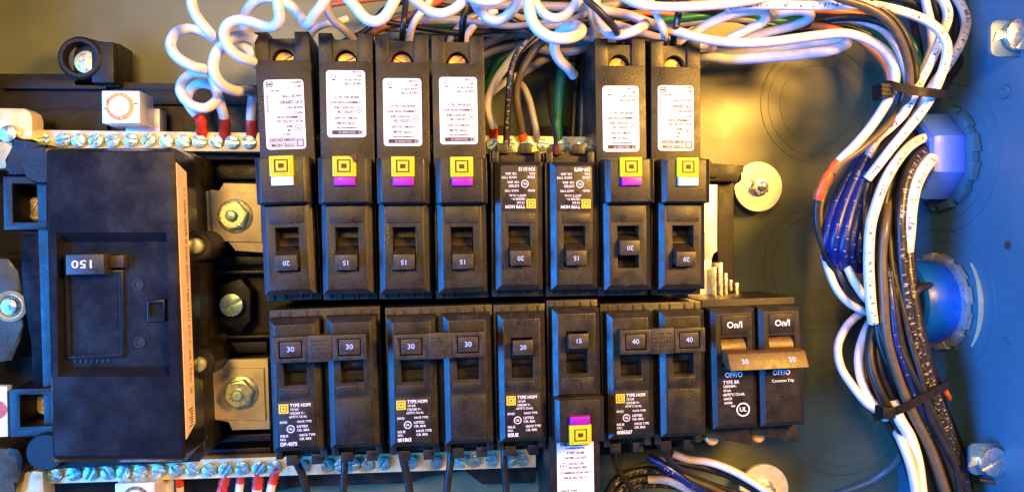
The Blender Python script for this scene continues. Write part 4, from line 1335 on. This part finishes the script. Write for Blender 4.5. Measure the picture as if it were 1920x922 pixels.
wire('white_wire', 'rightmost printed white wire bending into the upper tie', 'w_white_print', 2.4, [(1792, -8, 60), (1804, 14, 60), (1812, 38, 61), (1808, 64, 62), (1796, 92, 64), (1778, 122, 68), (1756, 150, 72), (1740, 176, 74), (1728, 200, 70), (1706, 232, 62)], TR)
for k, (lb, pts) in enumerate((
        ('black wire hugging the outside of the rightmost white printed wire', [(1776, -12, 52), (1800, 2, 52), (1818, 24, 52), (1822, 54, 53), (1814, 90, 54), (1792, 128, 56), (1764, 162, 58), (1730, 210, 56)]),
        ('black wire from the top edge just inside the rightmost white printed wire', [(1780, -12, 48), (1790, 14, 50), (1794, 44, 52), (1788, 78, 54), (1770, 112, 58), (1748, 150, 60), (1726, 186, 58), (1696, 236, 54)]),
        ('black wire at the top edge between the straight and the printed white wire', [(1744, -12, 46), (1756, 20, 46), (1758, 56, 48), (1752, 92, 50), (1738, 130, 52), (1716, 176, 52), (1686, 232, 50)]),
        ('black wire low behind the upper tie on its left side', [(1600, 60, 30), (1640, 70, 34), (1672, 100, 38), (1690, 140, 44), (1694, 180, 46), (1674, 226, 46), (1644, 270, 46), (1610, 330, 46)]),
        ('black wire deep at the top edge left of the straight white wire', [(1690, -12, 30), (1706, 20, 32), (1716, 60, 36), (1724, 100, 40), (1722, 150, 44), (1706, 200, 46), (1672, 260, 46)]),
        ('black wire along the upper edge of the picture towards the right', [(1560, 8, 60), (1640, -6, 58), (1700, 2, 56), (1740, 30, 54), (1760, 70, 52), (1756, 120, 52), (1728, 180, 52)]),
)):
    wire('black_wire', lb, 'w_black', 2.1, pts, 'black wires above the upper tie')

# black wires and wires toned grey for shade, deep behind the upper row
BK = 'wires deep behind the upper row'
deep = [
    ('grey_wire', 'shade-toned grey wire sweeping left behind the coils towards the fourth breaker, upper of the pair', 'w_grey_shaded', 2.3, [(896, 92, 24), (915, 80, 28), (940, 70, 30), (970, 64, 32), (1004, 66, 34), (1040, 60, 36), (1100, 66, 36)]),
    ('grey_wire', 'shade-toned grey wire sweeping left behind the coils towards the fourth breaker, lower of the pair', 'w_grey_shaded', 2.3, [(894, 112, 22), (912, 102, 24), (938, 92, 26), (972, 84, 28), (1006, 80, 30), (1050, 84, 30), (1110, 80, 30)]),
    ('cream_wire', 'warm cream wire with red tape curving down right of the fourth upper breaker', 'w_white', 2.2, [(1010, 66, 44), (990, 80, 44), (970, 98, 44), (952, 120, 43), (933, 146, 42), (919, 172, 41), (914, 200, 40), (918, 222, 39), (925, 240, 38), (926, 262, 35)]),
    ('cream_wire', 'short cream wire branching beside the red taped one', 'w_white', 1.9, [(905, 190, 28), (918, 178, 30), (934, 164, 31), (950, 152, 32), (968, 142, 30)]),
    ('black_wire', 'black printed wire hanging to the left short upper breaker', 'w_black_print', 1.8, [(1014, 58, 50), (992, 76, 51), (974, 96, 52), (962, 120, 52), (957, 145, 52), (954, 180, 50), (952, 214, 48), (950, 250, 46), (949, 276, 45)]),
    ('brown_wire', 'brownish printed wire hanging right of the black printed one', 'w_tan', 2.0, [(1040, 62, 46), (1016, 80, 47), (998, 100, 48), (981, 130, 48), (969, 164, 46), (970, 200, 44), (976, 232, 41), (981, 262, 37)]),
    ('grey_wire', 'shade-toned grey wire curving to the neutral bar between the short breakers', 'w_grey_shaded', 1.9, [(962, 150, 34), (978, 160, 36), (990, 182, 37), (998, 212, 38), (1004, 240, 38), (1008, 264, 36)]),
    ('grey_wire', 'stub of shade-toned grey wire crossing behind the brown printed one', 'w_grey_shaded', 2.2, [(960, 152, 30), (978, 138, 31), (998, 126, 32), (1016, 114, 30), (1040, 104, 26)]),
    ('green_wire', 'thick green wire standing behind the right short upper breaker', 'w_green', 3.1, [(1060, 96, 30), (1056, 124, 31), (1052, 150, 32), (1049, 190, 33), (1046, 230, 34), (1046, 266, 34)]),
    ('green_wire', 'green wire beside the fourth upper breaker behind the cream wire', 'w_green', 2.6, [(898, 190, 18), (912, 160, 20), (926, 132, 22), (946, 110, 24), (980, 92, 24), (1020, 86, 22)]),
    ('grey_wire', 'shade-toned grey wire running level behind the hooked coil tail', 'w_grey_shaded', 2.4, [(1004, 90, 34), (1040, 98, 34), (1080, 96, 34), (1104, 88, 32), (1130, 80, 28)]),
    ('grey_wire', 'shade-toned grey wire running from behind the tripped breaker to the coils at top centre', 'w_grey_shaded', 2.2, [(960, 30, 40), (1000, 42, 40), (1050, 56, 42), (1100, 70, 44), (1140, 74, 44), (1200, 76, 40), (1260, 84, 36)]),
    ('pink_wire', 'pinkish wire running level behind the white hook near the seventh breaker', 'w_pink', 2.2, [(1150, 44, 40), (1190, 58, 42), (1230, 70, 44), (1270, 78, 44), (1340, 90, 40)]),
    ('grey_wire', 'shade-toned grey wire along the top between the largest coil and the black lead', 'w_grey_shaded', 2.4, [(900, 14, 40), (950, 10, 42), (1010, 12, 44), (1060, 14, 46), (1100, 16, 46), (1150, 10, 44), (1200, -8, 40)]),
    ('grey_wire', 'shade-toned grey wire level under the coil turns left of top centre', 'w_grey_shaded', 2.6, [(790, 40, 34), (830, 38, 36), (866, 40, 36), (910, 46, 36), (960, 52, 36), (1010, 60, 36), (1060, 74, 34)]),
    ('pink_wire', 'pinkish wire slanting down to the right of the fourth breaker notch', 'w_pink', 1.9, [(930, 20, 40), (904, 36, 42), (886, 52, 44), (874, 72, 44), (868, 100, 40)]),
    ('grey_wire', 'shade-toned grey wire slanting down to the left of the fourth breaker notch', 'w_grey_shaded', 1.9, [(900, 26, 34), (880, 36, 36), (862, 50, 38), (846, 72, 38), (838, 100, 34)]),
    ('brown_wire', 'brown orange wire rising behind the third breaker to the top edge', 'w_orange', 1.6, [(700, 62, 30), (730, 48, 32), (762, 34, 34), (790, 20, 36), (820, 4, 36), (850, -12, 36)]),
    ('brown_wire', 'dull red brown wire along the top edge above the second breaker', 'w_orange', 1.5, [(600, 14, 20), (640, 6, 24), (690, 0, 26), (740, -6, 28)]),
    ('brown_wire', 'tan brown wire crossing behind the large coil turn above the third breaker', 'w_tan', 2.0, [(690, 70, 24), (720, 44, 28), (752, 30, 30), (800, 32, 30), (860, 24, 30)]),
    ('green_wire', 'green wire glimpsed above the gap of third and fourth breakers', 'w_green', 2.2, [(770, 74, 18), (786, 60, 20), (804, 50, 21), (830, 48, 22), (880, 56, 20)]),
    ('black_wire', 'black wire thrown across the back above the third breaker', 'w_black', 1.9, [(640, 82, 14), (690, 56, 18), (720, 20, 20), (750, 4, 22), (790, -10, 24)]),
    ('black_wire', 'black wire level behind the coil turns at top centre', 'w_black', 2.3, [(770, 56, 12), (840, 56, 16), (910, 62, 18), (980, 56, 20), (1050, 36, 24), (1120, 30, 26), (1200, 56, 26), (1300, 70, 24)]),
    ('black_wire', 'black wire level above the short breakers, deepest of the bundle', 'w_black', 2.3, [(900, 74, 14), (960, 74, 16), (1020, 94, 18), (1080, 110, 18), (1130, 104, 16), (1200, 90, 14)]),
    ('black_wire', 'black wire between the top white run and the hairpin loops', 'w_black', 2.2, [(1180, 40, 30), (1240, 26, 34), (1300, 22, 36), (1360, 30, 38), (1420, 46, 40), (1480, 64, 40), (1560, 56, 44)]),
    ('black_wire', 'black wire below the hairpin loops beside the rightmost breaker', 'w_black', 2.2, [(1240, 80, 24), (1300, 84, 28), (1360, 88, 30), (1430, 70, 34), (1500, 58, 38), (1580, 50, 42), (1640, 70, 44)]),
    ('black_wire', 'black wire at the top edge above the hairpin loops', 'w_black', 2.2, [(1180, 2, 50), (1240, -2, 50), (1330, 18, 50), (1400, 18, 52), (1480, -6, 52), (1560, 22, 50)]),
    ('blue_wire', 'bluish shade-toned grey wire slanting behind the largest coil turn', 'w_grey_shaded', 1.9, [(1010, 52, 50), (1060, 44, 52), (1090, 30, 52), (1110, 22, 50), (1150, 16, 46)]),
    ('black_wire', 'black wire hanging in the dark gap left of the tripped breaker', 'w_black', 2.4, [(1120, 60, 24), (1106, 100, 24), (1096, 150, 26), (1092, 200, 28), (1090, 262, 28)]),
    ('black_wire', 'second black wire hanging in the dark gap left of the tripped breaker', 'w_black', 2.4, [(1090, 100, 18), (1082, 140, 20), (1078, 190, 22), (1074, 262, 24)]),
]
for nm, lb, mt, r, pts in deep:
    wire(nm, lb, mt, r, pts, BK, sleeve=(1, 6, 'red_tape') if ('red tape' in lb and 'beside' not in lb) else (1, 3.0, 'orange_tape') if 'brownish printed' in lb else None)

# bundle on the right, between the ties and the bushings
RB = 'wires of the right hand bundle'
wire('white_wire', 'white printed wire arching out of the blue-lit white bushing and down the bundle', 'w_white_print', 2.6,
     [(1775, 262, 48), (1738, 258, 56), (1706, 274, 64), (1679, 306, 70), (1657, 346, 74), (1643, 384, 76), (1633, 420, 76), (1629, 470, 76), (1630, 530, 76), (1634, 580, 76), (1637, 604, 74)], RB)
wire('white_cable', 'thick white printed cable bending out of the lilac bushing', 'w_white_print', 3.5,
     [(1790, 284, 46), (1756, 292, 58), (1731, 316, 66), (1714, 352, 70), (1706, 393, 72), (1703, 433, 72), (1699, 471, 70)], RB)
black_r = [
    ('thick black printed cable between the two white ones at the lilac bushing', 'w_black_print', 3.0, [(1785, 270, 46), (1742, 278, 56), (1710, 308, 66), (1694, 352, 70), (1688, 410, 72), (1689, 460, 72), (1696, 540, 72), (1711, 630, 72), (1738, 720, 72), (1768, 796, 72), (1796, 874, 72), (1816, 940, 72)]),
    ('black wire out of the lilac bushing left of the printed black cable', 'w_black', 2.5, [(1780, 260, 44), (1730, 262, 52), (1694, 292, 58), (1668, 340, 64), (1656, 400, 68), (1652, 470, 70), (1658, 560, 70), (1666, 640, 70), (1688, 710, 70), (1712, 770, 70), (1748, 846, 70), (1776, 930, 70)]),
    ('tan tinged black wire running down the middle of the right bundle', 'w_tan', 2.3, [(1690, 300, 50), (1668, 360, 62), (1660, 420, 74), (1654, 480, 75), (1657, 560, 76), (1663, 632, 76), (1682, 702, 76), (1706, 764, 76), (1745, 843, 76), (1776, 932, 76)]),
    ('black wire second from the right in the bundle below the blue bushing', 'w_black', 2.5, [(1664, 470, 66), (1668, 520, 70), (1675, 570, 72), (1687, 640, 73), (1714, 717, 74), (1738, 782, 74), (1777, 866, 74), (1800, 936, 74)]),
    ('black printed wire passing in front of the blue bushing mouth', 'w_black_print', 2.3, [(1700, 300, 50), (1692, 380, 58), (1700, 460, 64), (1706, 520, 68), (1716, 580, 70), (1728, 650, 72), (1752, 730, 72), (1778, 800, 72), (1802, 880, 72), (1820, 940, 72)]),
    ('black wire at the left side of the mass above the lower tie', 'w_black', 2.4, [(1640, 600, 66), (1632, 640, 68), (1632, 680, 70), (1648, 730, 72), (1672, 776, 72), (1702, 830, 72), (1730, 900, 70), (1740, 940, 70)]),
    ('black wire hugging the left edge of the mass above the lower tie', 'w_black', 2.4, [(1650, 596, 58), (1624, 640, 60), (1618, 690, 62), (1632, 740, 66), (1656, 780, 66), (1684, 826, 66), (1712, 900, 64), (1722, 940, 62)]),
    ('black wire filling the middle of the mass above the lower tie', 'w_black', 2.6, [(1646, 560, 60), (1644, 620, 64), (1648, 680, 68), (1666, 732, 70), (1690, 780, 70), (1724, 850, 70), (1754, 936, 70)]),
    ('black wire third from the right in the bundle below the blue bushing', 'w_black', 2.5, [(1676, 400, 56), (1678, 480, 62), (1684, 560, 66), (1698, 640, 68), (1724, 720, 68), (1750, 790, 68), (1784, 870, 68), (1806, 940, 68)]),
    ('black wire out of the blue bushing bending down the right of the bundle', 'w_black', 2.6, [(1790, 560, 44), (1750, 560, 50), (1724, 590, 54), (1724, 650, 58), (1744, 720, 60), (1772, 790, 60), (1800, 860, 60), (1824, 940, 60)]),
    ('black wire out of the top of the blue bushing mouth', 'w_black', 2.2, [(1790, 545, 50), (1745, 535, 56), (1716, 548, 60), (1706, 600, 62), (1722, 680, 62), (1750, 760, 62), (1786, 840, 62), (1814, 930, 62)]),
    ('black wire out of the bottom of the blue bushing mouth', 'w_black', 2.4, [(1790, 590, 40), (1752, 592, 44), (1734, 630, 48), (1742, 690, 52), (1764, 750, 54), (1792, 820, 54), (1816, 890, 54), (1830, 940, 54)]),
    ('black wire beside the white printed one under the upper tie', 'w_black', 2.4, [(1710, 170, 60), (1690, 210, 60), (1660, 256, 60), (1634, 306, 60), (1618, 360, 62), (1614, 420, 62), (1622, 480, 62), (1640, 540, 62), (1650, 600, 62)]),
    ('black wire under the upper tie between the two printed white tails', 'w_black', 2.3, [(1728, 180, 64), (1700, 226, 64), (1662, 270, 64), (1632, 320, 64), (1620, 380, 66), (1622, 450, 66), (1632, 520, 66), (1642, 596, 66)]),
    ('black wire arching behind the white printed one from the lilac bushing', 'w_black', 2.4, [(1770, 250, 44), (1722, 250, 48), (1682, 280, 54), (1650, 336, 60), (1636, 400, 64), (1640, 480, 66), (1648, 560, 66), (1656, 640, 66)]),
    ('black wire deep behind the thick white cable', 'w_black', 2.8, [(1780, 300, 36), (1740, 310, 44), (1716, 350, 48), (1706, 420, 50), (1708, 500, 52), (1718, 580, 54), (1736, 660, 56), (1762, 740, 56)]),
    ('blue sheened black wire in the bundle above the lower tie', 'w_blue', 1.9, [(1660, 480, 66), (1668, 540, 74), (1674, 590, 76), (1682, 650, 76), (1700, 706, 75), (1724, 770, 74), (1752, 830, 73), (1782, 900, 72)]),
]
for lb, mt, r, pts in black_r: wire('black_wire', lb, mt, r, pts, RB)
wire('white_wire', 'white wire bowed out left of the black mass above the lower tie', 'w_pink', 2.3,
     [(1630, 606, 56), (1620, 628, 60), (1610, 668, 64), (1615, 712, 66), (1630, 746, 68), (1648, 768, 68), (1672, 800, 64)], RB)
wire('tan_white_wire', 'tan white wire bowed furthest left beside the lower tie', 'w_pink', 2.1,
     [(1634, 574, 52), (1612, 588, 56), (1587, 612, 60), (1571, 648, 62), (1576, 686, 64), (1598, 722, 66), (1624, 754, 68), (1648, 772, 68), (1676, 806, 62)], RB)
wire('white_wire', 'thick white wire coming out from under the lower tie', 'w_white', 2.9,
     [(1660, 738, 62), (1674, 752, 70), (1686, 784, 74), (1705, 816, 75), (1720, 866, 75), (1729, 940, 75)], RB)
wire('pink_wire', 'pinkish white wire left of the thick white one below the lower tie', 'w_pink', 2.3,
     [(1676, 800, 62), (1690, 826, 74), (1703, 858, 77), (1713, 896, 77), (1720, 944, 76)], RB)
wire('grey_wire', 'dim grey wire curving off to the bottom edge left of the bundle', 'w_dim', 2.2, [(1694, 842, 40), (1684, 862, 36), (1660, 884, 30), (1632, 902, 26), (1580, 922, 22), (1540, 936, 20)], RB)

BB = 'blue wires of the right hand bundle'
for lb, pts in (
        ('dark blue wire at the outer left of the blue group beside the orange sleeve', [(1612, 300, 58), (1586, 340, 60), (1566, 380, 62), (1555, 420, 64), (1549, 456, 64), (1552, 484, 60)]),
        ('dark blue wire second from left in the blue group', [(1622, 296, 60), (1600, 340, 63), (1582, 384, 66), (1570, 424, 68), (1563, 462, 67), (1568, 492, 62)]),
        ('dark blue wire in the middle of the blue group', [(1632, 300, 60), (1612, 344, 64), (1597, 390, 68), (1587, 430, 70), (1580, 470, 69), (1584, 500, 64)]),
        ('dark blue wire fourth from left in the blue group', [(1640, 310, 58), (1622, 350, 62), (1608, 394, 66), (1600, 436, 68), (1594, 474, 67), (1596, 502, 62)]),
        ('dark blue wire at the right of the blue group next to the white printed wire', [(1650, 320, 54), (1632, 366, 58), (1618, 408, 62), (1612, 446, 64), (1608, 478, 62), (1614, 506, 58)])):
    wire('blue_wire', lb, 'w_blue', 2.9, pts, BB)
wire('white_wire', 'lilac white wire tail below the blue group, upper one', 'w_white', 2.1, [(1580, 486, 62), (1590, 504, 66), (1602, 528, 68), (1616, 550, 67), (1634, 570, 62)], RB)
wire('white_wire', 'bluish white wire tail below the blue group, lowest one', 'w_white', 2.0, [(1546, 478, 58), (1555, 510, 61), (1571, 545, 63), (1592, 568, 64), (1614, 580, 63), (1636, 588, 60)], RB)
wire('black_wire', 'black wire hanging from the orange sleeve left of the blue group', 'w_black', 1.6, [(1533, 370, 67), (1531, 396, 66), (1533, 428, 65), (1542, 462, 64), (1560, 500, 62), (1588, 540, 60), (1630, 570, 58)], RB)
wire('tan_wire', 'thin tan wire beside the black one hanging from the orange sleeve', 'w_tan', 1.3, [(1580, 310, 66), (1552, 350, 62), (1539, 388, 62), (1540, 430, 62), (1552, 466, 61), (1576, 500, 60), (1612, 540, 58)], RB)
wire('black_wire', 'black wire between the two pale tails below the blue group', 'w_black', 1.9, [(1564, 484, 60), (1576, 516, 63), (1592, 544, 64), (1612, 566, 63), (1640, 580, 60)], RB)
wire('tan_wire', 'glossy tan black wire under the upper tie running to the orange sleeve', 'w_tan', 1.9, [(1690, 200, 66), (1668, 230, 70), (1640, 258, 72), (1608, 284, 73), (1580, 304, 73), (1562, 326, 72)], RB)
# loose copper nib at the right of the lower tie
c = UW(1776, 738, WX - 30)
wire('copper_nib', 'tiny orange copper nib catching light beside the lower tie', 'w_orange', 1.6, [(1771, 730, 62), (1775, 738, 64), (1779, 746, 62)])

# cable ties
u1 = U(1655, 166, 72); u2 = U(1762, 176, 72)
top1 = [U(1655, 162, 70), U(1668, 160, 80), U(1700, 168, 84), U(1735, 173, 86), U(1762, 176, 82), U(1772, 178, 72), U(1764, 176, 56), U(1720, 172, 46), U(1680, 166, 50)]
t, o = strap('cable_tie', 'black cable tie round the wires at the upper right', [tuple(p) for p in top1], tuple((U(1700, 200, 80) - U(1716, 150, 80)).normalized()), 4.0, 1.2)
b = B(); c = U(1661, 170, 80)
b.box(c.x - 2.9, c.x + 2.9, c.y - 3.4, c.y + 3.4, 73, 81, .7)
for k in range(3): b.box(c.x - 2.6, c.x + 2.6, c.y - 2.6 + k * 1.9, c.y - 1.8 + k * 1.9, 80.8, 81.5, .1)
b.build('locking_head', 'tie_plastic', t, origin=tuple(o))
top2 = [U(1640, 782, 66), U(1652, 778, 78), U(1690, 766, 83), U(1730, 746, 84), U(1764, 728, 78), U(1780, 716, 66), U(1764, 726, 52), U(1716, 752, 48), U(1664, 776, 54)]
t, o = strap('cable_tie', 'black cable tie round the thick bundle at the lower right', [tuple(p) for p in top2], tuple((U(1726, 800, 80) - U(1694, 730, 80)).normalized()), 3.6, 1.2)
b = B(); c = U(1668, 774, 84)
b.box(c.x - 3.2, c.x + 3.2, c.y - 2.6, c.y + 2.6, 77, 84, .6)
b.build('locking_head', 'tie_plastic', t, origin=tuple(o))

# wires at the bottom edge
BE = 'wires at the bottom edge'
for lb, r, pts in (
        ('white wire with red end at the lower neutral bar, leftmost of five', 1.9, [(336, 888, 33), (337, 904, 32), (338, 930, 30), (338, 952, 28)]),
        ('white wire with red end at the lower neutral bar, second of five', 2.3, [(428, 884, 34), (422, 898, 33), (416, 918, 32), (408, 950, 30)]),
        ('white wire with red end at the lower neutral bar, third of five', 2.1, [(452, 882, 34), (451, 898, 33), (448, 922, 32), (446, 952, 30)]),
        ('white wire with red end at the lower neutral bar, fourth of five', 2.6, [(484, 880, 34), (484, 896, 33), (482, 920, 32), (480, 952, 30)]),
        ('white wire with red end at the lower neutral bar, rightmost of five', 2.2, [(518, 872, 36), (514, 892, 35), (508, 916, 34), (504, 950, 32)])):
    wire('white_wire', lb, 'w_pink', r, pts, BE, sleeve=(0, 5.5 if r < 2.2 else 8.5, 'red_tape'))
for lb, r, pts in (
        ('black wire leaving the left double breaker, brown lit, at the bottom edge', 2.0, [(548, 846, 46), (556, 866, 46), (568, 892, 44), (576, 930, 42)]),
        ('black wire leaving the right pole of the left double breaker', 1.9, [(646, 846, 44), (646, 876, 44), (644, 900, 43), (644, 940, 42)]),
        ('black wire leaving the left pole of the second double breaker', 2.1, [(752, 842, 46), (757, 866, 46), (764, 894, 45), (770, 940, 44)]),
        ('black wire leaving the right pole of the second double breaker', 2.0, [(846, 846, 46), (844, 872, 46), (840, 898, 45), (836, 940, 44)]),
        ('black wire leaving the single breaker marked 20 at the bottom', 1.9, [(946, 836, 44), (945, 866, 44), (948, 896, 43), (949, 940, 42)]),
        ('black wire leaving the left pole of the double breaker marked 40', 1.7, [(1158, 834, 50), (1152, 852, 46), (1160, 880, 36), (1180, 910, 28), (1200, 940, 24)]),
        ('black wire leaving the right pole of the double breaker marked 40', 1.7, [(1246, 836, 50), (1252, 858, 44), (1282, 884, 36), (1330, 906, 30), (1400, 928, 26)])):
    wire('black_wire', lb, 'w_black', r, pts, BE)
wire('pink_wire', 'orange lit pinkish wire running down to the bottom washer', 'w_pink', 2.2, [(1262, 850, 26), (1288, 860, 28), (1330, 866, 30), (1370, 880, 32), (1410, 902, 32), (1446, 926, 32), (1480, 950, 30)], BE)
wire('black_wire', 'black wire running beside the pinkish one to the bottom washer', 'w_black', 2.2, [(1270, 866, 22), (1310, 874, 26), (1360, 888, 27), (1400, 908, 27), (1440, 936, 26)], BE)
wire('blue_wire', 'blue printed wire slanting down below the double breaker marked 40', 'w_blue', 2.2, [(1216, 856, 34), (1238, 868, 38), (1262, 884, 40), (1290, 904, 40), (1320, 922, 38), (1350, 944, 36)], BE)
wire('tan_wire', 'tan wire beside the blue one below the double breaker marked 40', 'w_tan', 1.5, [(1236, 856, 36), (1262, 876, 36), (1290, 896, 36), (1330, 912, 34), (1370, 930, 32)], BE)
wire('grey_wire', 'dim grey wire arching under the double breaker marked 40', 'w_dim', 2.0, [(1146, 904, 20), (1164, 890, 24), (1190, 878, 26), (1220, 870, 26), (1250, 872, 24)], BE)
wire('pink_wire', 'brownish pink wire at the bottom edge right of the inverted breaker', 'w_pink', 2.2, [(1216, 898, 26), (1250, 900, 30), (1280, 912, 32), (1304, 930, 30)], BE)
for lb, pts in (('black wire arching low right of the inverted breaker, upper', [(1134, 930, 26), (1160, 896, 28), (1210, 880, 28), (1270, 890, 28), (1330, 916, 26), (1370, 944, 24)]),
                ('black wire arching low right of the inverted breaker, middle', [(1140, 944, 22), (1170, 908, 24), (1220, 894, 24), (1280, 902, 24), (1330, 930, 22)]),
                ('black wire arching low right of the inverted breaker, lowest', [(1150, 950, 18), (1180, 916, 20), (1230, 906, 20), (1290, 918, 20), (1330, 950, 18)])):
    wire('black_wire', lb, 'w_black_print', 2.3, pts, BE)

# thin wires packed into the two tangles; nothing tells them apart
rw = random.Random(21)
core = [(1668, 300, 52), (1650, 360, 58), (1648, 430, 62), (1654, 500, 64), (1662, 570, 66), (1672, 640, 68), (1696, 710, 70), (1722, 775, 70), (1760, 850, 70), (1790, 940, 70)]
for k in range(24):
    ox, od = rw.uniform(-26, 50), rw.uniform(-14, 7)
    pts = [(a + ox * (.75 + .25 * math.sin(i * 1.3 + k)) + rw.uniform(-2, 2), b_, d + od) for i, (a, b_, d) in enumerate(core)]
    wire('black_wire', 'thin black wire packed into the thick bundle on the right', 'w_black', 1.75, pts, 'thin black wires packed into the right bundle')
for k in range(14):
    y0, y1 = rw.uniform(0, 60), rw.uniform(10, 84)
    xa, xb = rw.uniform(680, 960), rw.uniform(1150, 1320)
    d0 = rw.uniform(14, 46)
    pts = [(xa, y0, d0), (lerp(xa, xb, .28), lerp(y0, y1, .3) + rw.uniform(-16, 22), d0 + rw.uniform(-5, 5)), (lerp(xa, xb, .55), lerp(y0, y1, .5) + rw.uniform(-16, 24), d0 + rw.uniform(-5, 5)),
           (lerp(xa, xb, .8), lerp(y0, y1, .8) + rw.uniform(-14, 14), d0), (xb, y1, d0)]
    dark = k % 3 != 0  # the grey ones carry shade in their insulation colour
    wire('black_wire' if dark else 'grey_wire', 'thin %s wire lost in the shade-toned tangle behind the white coils' % ('black' if dark else 'grey'), 'w_black' if dark else 'w_grey_shaded', 1.6, pts,
         'thin wires in the tangle behind the coils')
